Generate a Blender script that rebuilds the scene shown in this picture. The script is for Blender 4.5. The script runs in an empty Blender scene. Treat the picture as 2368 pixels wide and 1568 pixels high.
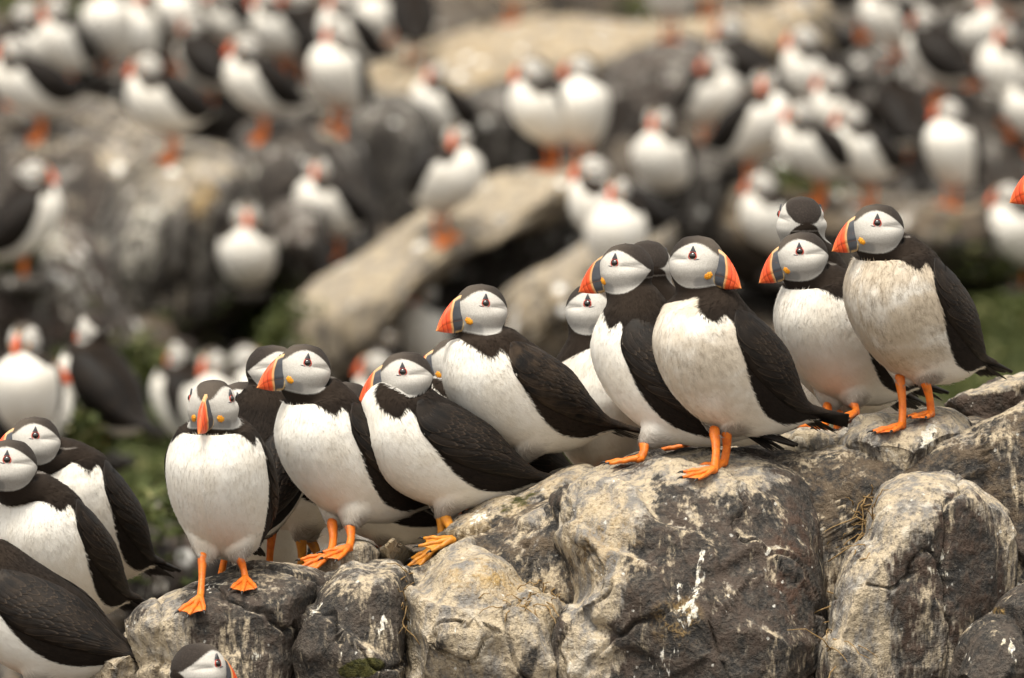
import bpy, math, random
import numpy as np
from mathutils import Vector, Matrix
from mathutils.bvhtree import BVHTree

R = math.radians
random.seed(7)
RNG = np.random.default_rng(7)
scene = bpy.context.scene
col = scene.collection

# ------------------------------------------------------------------ camera
PITCH = R(-4.0)                      # looking slightly down
FOCUS = 13.0                         # metres to the row of birds
FRAME_W = 1.06                       # metres across the picture at that distance
FW, FH = 2367.0, 1568.0              # measuring grid used for the layout notes
U = FRAME_W / FW                     # one grid unit in metres at the focus distance
CAM = np.array([0.0, -FOCUS, 1.2])
FWD = np.array([0.0, math.cos(PITCH), math.sin(PITCH)])
UPV = np.array([0.0, -math.sin(PITCH), math.cos(PITCH)])
RGT = np.array([1.0, 0.0, 0.0])

cam_data = bpy.data.cameras.new('camera')
cam = bpy.data.objects.new('camera', cam_data)
col.objects.link(cam)
cam.location = CAM
cam.rotation_euler = (math.pi / 2 + PITCH, 0, 0)
cam_data.sensor_width = 36.0
cam_data.lens = 36.0 * FOCUS / FRAME_W
cam_data.clip_start = 0.5
cam_data.clip_end = 2000.0
cam_data.dof.use_dof = True
cam_data.dof.focus_distance = FOCUS
cam_data.dof.aperture_fstop = 11.0
cam_data.dof.aperture_blades = 9
scene.camera = cam

# ------------------------------------------------------------------ sky, sun, exposure
SUN_EL, SUN_AZ = R(70), R(200)       # a veiled sun, high, behind the left shoulder
world = bpy.data.worlds.new('World')
scene.world = world
world.use_nodes = True
wn = world.node_tree
wn.nodes.clear()
w_out = wn.nodes.new('ShaderNodeOutputWorld')
w_bg = wn.nodes.new('ShaderNodeBackground')
w_sky = wn.nodes.new('ShaderNodeTexSky')
w_sky.sky_type = 'NISHITA'
w_sky.sun_disc = False
w_sky.sun_elevation = SUN_EL
w_sky.sun_rotation = SUN_AZ
w_sky.dust_density = 4.0
w_hsv = wn.nodes.new('ShaderNodeHueSaturation')      # thin cloud: the blue washed out
w_hsv.inputs['Saturation'].default_value = 0.12
wn.links.new(w_sky.outputs[0], w_hsv.inputs['Color'])
w_tint = wn.nodes.new('ShaderNodeMix')               # high, hazy cloud: slightly warm white
w_tint.data_type = 'RGBA'
w_tint.blend_type = 'MULTIPLY'
w_tint.inputs[0].default_value = 1.0
w_tint.inputs[7].default_value = (1.0, 0.968, 0.895, 1.0)
wn.links.new(w_hsv.outputs[0], w_tint.inputs[6])
wn.links.new(w_tint.outputs[2], w_bg.inputs['Color'])
wn.links.new(w_bg.outputs[0], w_out.inputs['Surface'])
w_bg.inputs['Strength'].default_value = 0.12

sun_data = bpy.data.lights.new('sun', 'SUN')
sun_data.energy = 1.5
sun_data.angle = R(25)
sun_data.color = (1.0, 0.93, 0.80)
sun = bpy.data.objects.new('sun', sun_data)
col.objects.link(sun)
# direction towards the sun: azimuth from +Y clockwise, as the Sky Texture has it
sdir = Vector((math.sin(SUN_AZ) * math.cos(SUN_EL), math.cos(SUN_AZ) * math.cos(SUN_EL), math.sin(SUN_EL)))
sun.rotation_euler = sdir.to_track_quat('Z', 'Y').to_euler()

scene.view_settings.view_transform = 'Standard'
scene.view_settings.look = 'None'
scene.view_settings.gamma = 1.0
scene.view_settings.exposure = 1.25
scene.render.engine = 'CYCLES'
scene.cycles.use_denoising = True
scene.cycles.max_bounces = 5
scene.cycles.diffuse_bounces = 3
scene.cycles.glossy_bounces = 2
scene.cycles.transmission_bounces = 1


# ------------------------------------------------------------------ small tools
def at(px, py, dist):
    """A point of the place: seen at grid position (px, py), dist metres along the view axis."""
    u = (px - FW / 2) * U / FOCUS
    v = (FH / 2 - py) * U / FOCUS
    return CAM + dist * (FWD + RGT * u + UPV * v)


def to_grid(P):
    d = (P - CAM) @ FWD
    px = FW / 2 + ((P - CAM) @ RGT) / d * FOCUS / U
    py = FH / 2 - ((P - CAM) @ UPV) / d * FOCUS / U
    return px, py, d


def hash3(ix, iy, iz, seed):
    h = (ix.astype(np.int64) * 374761393 + iy.astype(np.int64) * 668265263
         + iz.astype(np.int64) * 2147483647 + seed * 974634777) & 0xFFFFFFFF
    h = ((h ^ (h >> 13)) * 1274126177) & 0xFFFFFFFF
    h = ((h ^ (h >> 16)) * 2246822519) & 0xFFFFFFFF
    return ((h ^ (h >> 15)) & 0xFFFFFF) / float(0xFFFFFF)


def vnoise(P, seed=0):
    """Smooth lattice noise, -1..1, for an (n,3) array."""
    f = np.floor(P)
    t = P - f
    t = t * t * t * (t * (t * 6 - 15) + 10)
    i = f.astype(np.int64)
    out = 0
    for dx in (0, 1):
        wx = t[:, 0] if dx else 1 - t[:, 0]
        for dy in (0, 1):
            wy = t[:, 1] if dy else 1 - t[:, 1]
            for dz in (0, 1):
                wz = t[:, 2] if dz else 1 - t[:, 2]
                out = out + wx * wy * wz * hash3(i[:, 0] + dx, i[:, 1] + dy, i[:, 2] + dz, seed)
    return out * 2 - 1


def fbm(P, octaves=4, seed=0, gain=0.5, ridged=False):
    a, s, out = 1.0, 0.0, 0
    Q = np.array(P, float)
    for o in range(octaves):
        n = vnoise(Q, seed + o * 17)
        if ridged:
            n = 1 - 2 * np.abs(n)
        out = out + a * n
        s += a
        a *= gain
        Q = Q * 2.03 + 11.7
    return out / s


def cells(P, seed=0):
    """Distance to nearest and second nearest random cell point, and the cell's own number."""
    f = np.floor(P).astype(np.int64)
    d1 = np.full(len(P), 9.0)
    d2 = np.full(len(P), 9.0)
    cid = np.zeros(len(P))
    for dx in (-1, 0, 1):
        for dy in (-1, 0, 1):
            for dz in (-1, 0, 1):
                g = f + np.array([dx, dy, dz])
                jx = hash3(g[:, 0], g[:, 1], g[:, 2], seed)
                jy = hash3(g[:, 0], g[:, 1], g[:, 2], seed + 5)
                jz = hash3(g[:, 0], g[:, 1], g[:, 2], seed + 9)
                d = np.sqrt((g[:, 0] + jx - P[:, 0]) ** 2 + (g[:, 1] + jy - P[:, 1]) ** 2 + (g[:, 2] + jz - P[:, 2]) ** 2)
                near = d < d1
                d2 = np.where(near, d1, np.minimum(d2, d))
                cid = np.where(near, hash3(g[:, 0], g[:, 1], g[:, 2], seed + 21), cid)
                d1 = np.where(near, d, d1)
    return d1, d2, cid


def smooth(e0, e1, x):
    t = np.clip((x - e0) / (e1 - e0), 0, 1)
    return t * t * (3 - 2 * t)


def make_mesh(name, V, faces, attrs=None, mats=(), mat_idx=None, smooth_shade=True, normals=None):
    """V (n,3); faces: list of arrays (m,3) or (m,4)."""
    me = bpy.data.meshes.new(name)
    V = np.asarray(V, np.float32)
    if not isinstance(faces, (list, tuple)):
        faces = [faces]
    faces = [np.asarray(f, np.int32) for f in faces if len(f)]
    loops = np.concatenate([f.ravel() for f in faces])
    sizes = np.concatenate([np.full(len(f), f.shape[1], np.int32) for f in faces])
    starts = np.concatenate([[0], np.cumsum(sizes)[:-1]]).astype(np.int32)
    me.vertices.add(len(V))
    me.vertices.foreach_set('co', V.ravel())
    me.loops.add(len(loops))
    me.loops.foreach_set('vertex_index', loops)
    me.polygons.add(len(sizes))
    me.polygons.foreach_set('loop_start', starts)
    me.polygons.foreach_set('loop_total', sizes)
    me.polygons.foreach_set('use_smooth', np.full(len(sizes), smooth_shade))
    for m in mats:
        me.materials.append(m)
    if mat_idx is not None:
        me.polygons.foreach_set('material_index', np.asarray(mat_idx, np.int32))
    for k, a in (attrs or {}).items():
        a = np.asarray(a, np.float32)
        if a.ndim == 1:
            at_ = me.attributes.new(k, 'FLOAT', 'POINT')
            at_.data.foreach_set('value', a)
        else:
            at_ = me.attributes.new(k, 'FLOAT_VECTOR', 'POINT')
            at_.data.foreach_set('vector', a.ravel())
    me.update(calc_edges=True)
    me.validate()
    if normals is not None:
        me.normals_split_custom_set_from_vertices(np.asarray(normals, float).tolist())
    return me


def obj(name, me, parent=None, **props):
    o = bpy.data.objects.new(name, me)
    col.objects.link(o)
    if parent is not None:
        o.parent = parent
    for k, v in props.items():
        o[k] = v
    return o


def grid_faces(nr, nc, wrap=True, off=0):
    r = np.arange(nr - 1)[:, None]
    c = np.arange(nc if wrap else nc - 1)[None, :]
    a = r * nc + c
    b = r * nc + (c + 1) % nc
    f = np.stack([a, b, b + nc, a + nc], -1).reshape(-1, 4)
    return f + off


def vert_normals(V, faces):
    N = np.zeros_like(V)
    for f in faces:
        if f.shape[1] == 4:
            n = np.cross(V[f[:, 2]] - V[f[:, 0]], V[f[:, 3]] - V[f[:, 1]])
        else:
            n = np.cross(V[f[:, 1]] - V[f[:, 0]], V[f[:, 2]] - V[f[:, 0]])
        for k in range(f.shape[1]):
            np.add.at(N, f[:, k], n)
    return N / (np.linalg.norm(N, axis=1, keepdims=True) + 1e-12)


class Bag:
    """Collects pieces of one mesh."""
    def __init__(self):
        self.V, self.F4, self.F3, self.M4, self.M3, self.A, self.n = [], [], [], [], [], {}, 0

    def add(self, V, quads=None, tris=None, mat=0, **attrs):
        V = np.asarray(V, float)
        if quads is not None and len(quads):
            q = np.asarray(quads) + self.n
            self.F4.append(q)
            self.M4.append(np.full(len(q), mat))
        if tris is not None and len(tris):
            t = np.asarray(tris) + self.n
            self.F3.append(t)
            self.M3.append(np.full(len(t), mat))
        for k, a in attrs.items():
            a = np.asarray(a, float)
            if a.ndim == 0:
                a = np.full(len(V), float(a))
            self.A.setdefault(k, []).append(a)
        self.V.append(V)
        self.n += len(V)

    def mesh(self, name, mats, **kw):
        faces, mi = [], []
        if self.F4:
            faces.append(np.concatenate(self.F4)); mi.append(np.concatenate(self.M4))
        if self.F3:
            faces.append(np.concatenate(self.F3)); mi.append(np.concatenate(self.M3))
        return make_mesh(name, np.concatenate(self.V), faces, {k: np.concatenate(a) for k, a in self.A.items()},
                         mats, np.concatenate(mi), **kw)


def tube(path, radii, n=10, flat=1.0, side=None, caps=True):
    """Quads/verts of a tube along a path (m,3); flat squashes it across 'side'."""
    path = np.asarray(path, float)
    m = len(path)
    T = np.gradient(path, axis=0)
    T /= np.linalg.norm(T, axis=1, keepdims=True) + 1e-12
    ref = np.array([0, 1.0, 0]) if side is None else np.asarray(side, float)
    S = ref - T * (T @ ref)[:, None]
    S /= np.linalg.norm(S, axis=1, keepdims=True) + 1e-12
    B = np.cross(T, S)
    a = np.linspace(0, 2 * np.pi, n, endpoint=False)
    radii = np.broadcast_to(np.asarray(radii, float), (m,))
    V = path[:, None] + radii[:, None, None] * (np.cos(a)[None, :, None] * S[:, None] * flat + np.sin(a)[None, :, None] * B[:, None])
    V = V.reshape(-1, 3)
    Q = grid_faces(m, n)
    Tr = np.zeros((0, 3), int)
    if caps:
        V = np.concatenate([V, path[:1], path[-1:]])
        c0, c1 = m * n, m * n + 1
        i = np.arange(n); j = (i + 1) % n
        Tr = np.concatenate([np.stack([j, i, np.full(n, c0)], 1), np.stack([(m - 1) * n + i, (m - 1) * n + j, np.full(n, c1)], 1)])
    return V, Q, Tr


def cr_interp(ks, vals, x):
    """Catmull-Rom style (monotone-ish cubic Hermite) interpolation on uneven keys."""
    ks = np.asarray(ks, float); v = np.asarray(vals, float); x = np.asarray(x, float)
    d = np.gradient(v, ks, axis=0)
    i = np.clip(np.searchsorted(ks, x, side='right') - 1, 0, len(ks) - 2)
    h = ks[i + 1] - ks[i]
    t = (x - ks[i]) / h
    if v.ndim > 1:
        t = t[:, None]; h = h[:, None]
    return ((2 * t**3 - 3 * t**2 + 1) * v[i] + (t**3 - 2 * t**2 + t) * h * d[i]
            + (-2 * t**3 + 3 * t**2) * v[i + 1] + (t**3 - t**2) * h * d[i + 1])


# ------------------------------------------------------------------ node helper
class NT:
    def __init__(self, name):
        self.m = bpy.data.materials.new(name)
        self.m.use_nodes = True
        self.t = self.m.node_tree
        self.b = self.t.nodes['Principled BSDF']

    def n(self, typ, **kw):
        nd = self.t.nodes.new(typ)
        for k, v in kw.items():
            setattr(nd, k, v)
        return nd

    def put(self, sock, v):
        if isinstance(v, bpy.types.NodeSocket):
            self.t.links.new(v, sock)
        elif v is not None:
            if sock.type == 'RGBA' and len(v) == 3:
                v = (*v, 1.0)
            sock.default_value = v

    def attr(self, name, vec=False):
        nd = self.n('ShaderNodeAttribute', attribute_name=name)
        return nd.outputs['Vector' if vec else 'Fac']

    def math(self, op, a, b=None, c=None, clamp=False):
        nd = self.n('ShaderNodeMath', operation=op, use_clamp=clamp)
        self.put(nd.inputs[0], a)
        if b is not None: self.put(nd.inputs[1], b)
        if c is not None: self.put(nd.inputs[2], c)
        return nd.outputs[0]

    def add(self, a, b): return self.math('ADD', a, b)
    def sub(self, a, b): return self.math('SUBTRACT', a, b)
    def mul(self, a, b, clamp=False): return self.math('MULTIPLY', a, b, clamp=clamp)
    def mn(self, a, b): return self.math('MINIMUM', a, b)
    def mx(self, a, b): return self.math('MAXIMUM', a, b)

    def step(self, x, lo, hi, t0=0.0, t1=1.0):
        nd = self.n('ShaderNodeMapRange', interpolation_type='SMOOTHSTEP')
        self.put(nd.inputs['Value'], x)
        self.put(nd.inputs['From Min'], lo); self.put(nd.inputs['From Max'], hi)
        nd.inputs['To Min'].default_value = t0; nd.inputs['To Max'].default_value = t1
        return nd.outputs[0]

    def mix(self, f, a, b, mode='MIX'):
        nd = self.n('ShaderNodeMix', data_type='RGBA', blend_type=mode)
        self.put(nd.inputs[0], f)
        self.put(nd.inputs[6], a); self.put(nd.inputs[7], b)
        return nd.outputs[2]

    def noise(self, vec, scale, detail=3, rough=0.55, dist=0.0):
        nd = self.n('ShaderNodeTexNoise')
        if vec is not None: self.put(nd.inputs['Vector'], vec)
        nd.inputs['Scale'].default_value = scale
        nd.inputs['Detail'].default_value = detail
        nd.inputs['Roughness'].default_value = rough
        nd.inputs['Distortion'].default_value = dist
        return nd.outputs[0]

    def voronoi(self, vec, scale, feature='F1', out='Distance'):
        nd = self.n('ShaderNodeTexVoronoi', feature=feature)
        if vec is not None: self.put(nd.inputs['Vector'], vec)
        nd.inputs['Scale'].default_value = scale
        return nd.outputs[out]

    def scale3(self, vec, s):
        nd = self.n('ShaderNodeVectorMath', operation='MULTIPLY')
        self.put(nd.inputs[0], vec); nd.inputs[1].default_value = s
        return nd.outputs[0]

    def addv(self, a, b):
        nd = self.n('ShaderNodeVectorMath', operation='ADD')
        self.put(nd.inputs[0], a); self.put(nd.inputs[1], b)
        return nd.outputs[0]

    def xyz(self, vec):
        nd = self.n('ShaderNodeSeparateXYZ')
        self.put(nd.inputs[0], vec)
        return nd.outputs

    def ramp(self, f, stops, interp='LINEAR'):
        nd = self.n('ShaderNodeValToRGB')
        cr = nd.color_ramp
        cr.interpolation = interp
        while len(cr.elements) < len(stops):
            cr.elements.new(0.5)
        for e, (p, c) in zip(cr.elements, stops):
            e.position = p
            e.color = (*c, 1.0)
        self.put(nd.inputs[0], f)
        return nd.outputs[0]

    def bump(self, h, strength, dist, normal=None):
        nd = self.n('ShaderNodeBump')
        nd.inputs['Strength'].default_value = strength
        nd.inputs['Distance'].default_value = dist
        self.put(nd.inputs['Height'], h)
        if normal is not None: self.put(nd.inputs['Normal'], normal)
        return nd.outputs[0]

    def out(self, color=None, rough=None, normal=None, spec=None, **kw):
        if color is not None: self.put(self.b.inputs['Base Color'], color)
        if rough is not None: self.put(self.b.inputs['Roughness'], rough)
        if normal is not None: self.put(self.b.inputs['Normal'], normal)
        if spec is not None: self.put(self.b.inputs['Specular IOR Level'], spec)
        for k, v in kw.items():
            self.put(self.b.inputs[k], v)
        return self.m
# ================================================================== puffin materials
def mat_plumage():
    n = NT('plumage')
    ft = n.attr('ft'); grey = n.attr('grey'); wm = n.attr('wm'); dirt = n.attr('dirt'); stain = n.attr('stain')
    rest = n.attr('rest', True); h = n.attr('hco', True)
    hx, hy, hz = n.xyz(h)
    # --- body: white front against black back, ragged along the feathers
    streak = n.scale3(rest, (2.2, 9.0, 1.0))
    n1 = n.noise(streak, 3.2, 4, 0.65)
    n2 = n.noise(streak, 14.0, 2, 0.6)
    rag = n.add(n.mul(n.sub(n1, 0.5), 0.55), n.mul(n.sub(n2, 0.5), 0.9))
    white = n.step(n.add(wm, rag), -0.24, 0.30)
    big = n.noise(rest, 1.7, 3)
    wcol = n.mix(n.step(big, 0.35, 0.7), (0.84, 0.815, 0.76), (0.78, 0.735, 0.655))
    wcol = n.mix(n.mul(n.step(n.noise(streak, 7.0, 3), 0.52, 0.75), 0.10), wcol, (0.58, 0.52, 0.43))
    # soiled breasts: earthy wash and darker flecks
    fl = n.step(n.noise(n.scale3(rest, (2.2, 4.0, 1.0)), 2.6, 5, 0.78), 0.42, 0.70)
    patch = n.step(n.noise(rest, 1.3, 2), 0.36, 0.62)
    wcol = n.mix(n.mul(n.mul(dirt, 0.85), n.step(big, 0.2, 0.55)), wcol, (0.50, 0.41, 0.30))
    wcol = n.mix(n.mul(n.mul(dirt, patch), n.mul(fl, 0.75), True), wcol, (0.20, 0.155, 0.11))
    wcol = n.mix(n.mul(grey, n.add(0.55, n.mul(n2, 0.6)), True), wcol, (0.15, 0.13, 0.115))  # thighs: grey tips, with shade under the belly painted in too
    wcol = n.mix(n.mul(ft, 0.28), wcol, (0.47, 0.41, 0.33))
    wcol = n.mix(stain, wcol, (0.56, 0.37, 0.19))
    dk = n.mix(n.step(n1, 0.4, 0.75), (0.0058, 0.0050, 0.0048), (0.013, 0.0098, 0.0082))
    brown = n.mul(n.attr('brown'), n.step(n2, 0.2, 0.8))
    dk = n.mix(brown, dk, (0.042, 0.028, 0.019))
    dk = n.mix(n.mul(ft, 0.5), dk, (0.030, 0.022, 0.016))
    dk = n.mix(n.mul(n.attr('collar'), n.add(0.25, n.mul(n1, 0.9)), True), dk, (0.026, 0.0185, 0.0135))
    colr = n.mix(white, dk, wcol)
    # --- head: grey-white face with a dark cap (head coordinates in hundredths)
    dxr = n.mx(n.mul(n.sub(0.12, hx), 1 / 0.76), 0.0)
    dxf = n.mx(n.mul(n.sub(hx, 0.12), 1 / 0.46), 0.0)
    ztop = n.sub(n.sub(0.44, n.mul(n.math('POWER', dxr, 1.6), 0.50)), n.mul(n.mul(dxf, dxf), 0.26))
    dxb = n.mx(n.mul(n.sub(0.25, hx), 1 / 0.89), 0.0)
    dxc = n.mx(n.mul(n.sub(hx, 0.10), 1 / 0.45), 0.0)
    zbot = n.add(n.add(-0.575, n.mul(n.math('POWER', dxb, 3.0), 0.54)), n.mul(n.mul(dxc, dxc), 0.07))
    hn = n.mul(n.sub(n.noise(h, 34.0, 3, 0.7), 0.5), 0.075)
    sd = n.add(n.mn(n.sub(ztop, hz), n.sub(hz, zbot)), hn)
    face = n.step(sd, -0.022, 0.028)
    face = n.mul(face, n.step(hz, -0.75, -0.7))
    fine = n.noise(h, 32.0, 3)
    fcol = n.mix(n.step(fine, 0.3, 0.75), (0.60, 0.575, 0.535), (0.48, 0.455, 0.415))
    fcol = n.mix(n.mul(ft, 0.6), fcol, (0.36, 0.335, 0.30))
    # dusky patch behind the lower bill, paler rim along the jaw
    dd = n.add(n.math('POWER', n.mul(n.sub(hx, 0.36), 1 / 0.21), 2.0), n.math('POWER', n.mul(n.add(hz, 0.47), 1 / 0.19), 2.0))
    dusk = n.mul(n.step(dd, 0.25, 1.6, 1.0, 0.0), 0.88)
    low = n.mul(n.add(n.step(hz, 0.02, -0.46), n.mul(n.step(hx, -0.1, -0.6), 0.4)), 0.48)
    fcol = n.mix(n.mx(dusk, low), fcol, (0.20, 0.195, 0.19))
    rim = n.mul(n.step(sd, 0.055, 0.012), n.step(hz, -0.05, -0.25))
    fcol = n.mix(n.mul(rim, 0.4), fcol, (0.56, 0.54, 0.50))
    # crease running back from the eye
    zc = n.sub(0.085, n.mul(n.mul(hx, hx), 0.30))
    cr = n.math('ABSOLUTE', n.sub(hz, zc))
    crm = n.mul(n.step(cr, 0.0, 0.036, 1.0, 0.0), n.mul(n.step(hx, 0.05, -0.02), n.step(hx, -0.56, -0.40)))
    fcol = n.mix(n.mul(crm, 0.55), fcol, (0.13, 0.12, 0.11))
    # cap: grey-brown on the forehead, darker behind
    cap = n.mix(n.step(hx, -0.35, 0.45), (0.030, 0.0245, 0.0215), (0.085, 0.070, 0.057))
    cap = n.mix(n.mul(n.step(fine, 0.45, 0.7), 0.5), cap, (0.060, 0.048, 0.040))
    capm = n.mul(n.step(hz, n.sub(zbot, 0.0), n.add(zbot, 0.04)), n.step(hz, -0.28, -0.2))
    colr = n.mix(capm, colr, cap)
    # pale line round the nape
    nl = n.mul(n.step(n.math('ABSOLUTE', n.add(n.sub(hz, -0.215), hn)), 0.008, 0.03, 1.0, 0.0), n.step(hx, -0.36, -0.46))
    colr = n.mix(n.mul(nl, 0.35), colr, (0.33, 0.30, 0.27))
    colr = n.mix(face, colr, fcol)
    nb = n.bump(n.add(n.add(n.mul(n1, 0.6), n.mul(n2, 0.5)), n.mul(fine, 0.5)), 0.5, 0.0012)
    crb = nb
    return n.out(colr, 0.88, crb, 0.07, **{'Sheen Weight': 0.025, 'Sheen Roughness': 0.5})


def mat_wing():
    n = NT('wing_feathers')
    e = n.attr('edge'); t = n.attr('tint'); al = n.attr('along'); brown = n.attr('brown')
    tc = n.n('ShaderNodeTexCoord').outputs['Object']
    base = n.mix(t, (0.0048, 0.0042, 0.0040), (0.0125, 0.0095, 0.0080))
    base = n.mix(n.mul(brown, n.step(n.noise(tc, 60.0, 3), 0.35, 0.7)), base, (0.050, 0.034, 0.022))
    base = n.mix(n.mul(n.step(e, 0.55, 0.95), n.add(n.mul(t, 0.55), 0.35)), base, (0.055, 0.040, 0.029))
    bar = n.n('ShaderNodeTexWave', wave_type='BANDS')
    n.put(bar.inputs['Vector'], n.attr('fuv', True))
    bar.inputs['Scale'].default_value = 9.0
    bar.inputs['Distortion'].default_value = 2.0
    nb = n.bump(bar.outputs['Fac'], 0.25, 0.0006)
    return n.out(base, 0.58, nb, 0.14)


def mat_beak():
    n = NT('beak_horn')
    s = n.attr('bs'); q = n.attr('bq')
    tc = n.n('ShaderNodeTexCoord').outputs['Object']
    w = n.mul(n.sub(n.noise(tc, 90.0, 3), 0.5), 0.012)
    ss = n.add(s, w)
    c = n.ramp(ss, [(0.0, (0.50, 0.33, 0.15)), (0.075, (0.62, 0.46, 0.24)), (0.10, (0.11, 0.10, 0.095)), (0.135, (0.062, 0.067, 0.080)),
                    (0.40, (0.046, 0.049, 0.058)), (0.425, (0.60, 0.34, 0.15)), (0.465, (0.66, 0.31, 0.12)), (0.50, (0.72, 0.105, 0.025)),
                    (0.60, (0.68, 0.070, 0.018)), (0.625, (0.36, 0.035, 0.012)), (0.645, (0.72, 0.10, 0.030)), (0.75, (0.72, 0.085, 0.022)),
                    (0.775, (0.42, 0.045, 0.015)), (0.795, (0.74, 0.11, 0.03)), (0.92, (0.72, 0.12, 0.03)), (1.0, (0.60, 0.22, 0.06))])
    # culmen and the lower edge of the bill run to yellow-horn near the base
    top = n.mul(n.step(q, 0.10, 0.03), n.step(s, 0.50, 0.36))
    c = n.mix(n.mul(top, 0.8), c, (0.66, 0.40, 0.17))
    botm = n.mul(n.step(q, 0.91, 0.96), n.step(s, 0.40, 0.30))
    c = n.mix(n.mul(botm, 0.8), c, (0.60, 0.38, 0.15))
    gape = n.step(n.math('ABSOLUTE', n.sub(q, 0.665)), 0.006, 0.016, 1.0, 0.0)
    c = n.mix(n.mul(gape, 0.45), c, (0.16, 0.06, 0.03))
    grime = n.step(n.noise(tc, 140.0, 4, 0.7), 0.55, 0.75)
    c = n.mix(n.mul(grime, 0.35), c, (0.22, 0.10, 0.05))
    nb = n.bump(n.noise(tc, 260.0, 3), 0.2, 0.0006)
    return n.out(c, 0.46, nb, 0.4)


def mat_simple(name, c, rough, spec=0.5, c2=None, sc=200.0, bump=0.25, dist=0.0006):
    n = NT(name)
    tc = n.n('ShaderNodeTexCoord').outputs['Object']
    f = n.noise(tc, sc, 4, 0.65)
    cc = n.mix(n.step(f, 0.35, 0.7), c, c2 or tuple(x * 0.7 for x in c))
    return n.out(cc, rough, n.bump(f, bump, dist), spec)


def mat_leg(name, c, c2):
    n = NT(name)
    tc = n.n('ShaderNodeTexCoord').outputs['Object']
    f = n.noise(tc, 120.0, 4, 0.65)
    v = n.voronoi(tc, 420.0)
    cc = n.mix(n.step(f, 0.40, 0.72), c, c2)
    cc = n.mix(n.mul(n.step(n.noise(tc, 60.0, 2), 0.56, 0.74), 0.45), cc, (0.18, 0.10, 0.03))
    return n.out(cc, 0.5, n.bump(v, 0.3, 0.0007), 0.4)


M_PLUM = mat_plumage()
M_WING = mat_wing()
M_BEAK = mat_beak()
M_EYE = mat_simple('eye_ball', (0.008, 0.006, 0.005), 0.03, 1.0, bump=0.0)
M_RING = mat_simple('eye_ring_skin', (0.55, 0.060, 0.030), 0.5)
M_PLATE = mat_simple('eye_plate_skin', (0.040, 0.040, 0.048), 0.5)
M_ROSE = mat_simple('rosette_skin', (0.80, 0.36, 0.02), 0.55, 0.4, (0.66, 0.22, 0.01), 260.0, 0.6, 0.0015)
M_LEG = mat_leg('leg_skin', (0.66, 0.165, 0.012), (0.50, 0.095, 0.010))
M_LEG2 = mat_leg('leg_skin_ochre', (0.55, 0.22, 0.020), (0.42, 0.14, 0.015))
M_CLAW = mat_simple('claw_horn', (0.015, 0.012, 0.011), 0.4)

# ================================================================== puffin body plan
# grid units: x forward, y to the bird's left, z up, origin on the ground below the hip
#            k     x     z   hdv  hdd   hw  tilt
PLAN = np.array([
    [-3.0, -330, 139,   4,   5,   9,  13],
    [-2.0, -290, 149,   6,   8,  15,  13],
    [-1.0, -242, 163,  10,  11,  21,  14],
    [-0.3, -206, 173,  11,  12,  24,  15],
    [0.0,  -190, 178,  20,  15,  30,  16],
    [1.0,  -128, 201,  76,  44,  66,  20],
    [2.0,   -52, 227, 114,  80,  94,  30],
    [3.0,    22, 262, 122,  93, 105,  43],
    [4.0,    74, 309, 112,  85, 100,  57],
    [5.0,    95, 354,  82,  64,  76,  72]], float)
HEADPLAN = np.array([                       # k, dz, hdv, hdd, hw   about the head centre
    [7.0, -36, 55, 59, 53],
    [8.0,  -8, 61, 65, 57],
    [9.0,  22, 58, 60, 50],
    [9.7,  42, 43, 46, 37],
    [10.3, 54, 23, 26, 20],
    [10.6, 58,  0,  0,  0]], float)
PHI_B = ([-3, -0.3, 0.4, 1.0, 1.6, 2.2, 3.0, 3.8, 4.4, 5.0, 6.0], [80, 72, 60, 56, 58, 66, 78, 86, 88, 80, 72])
HIPZ = 150.0
TSC = 1.14


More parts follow.
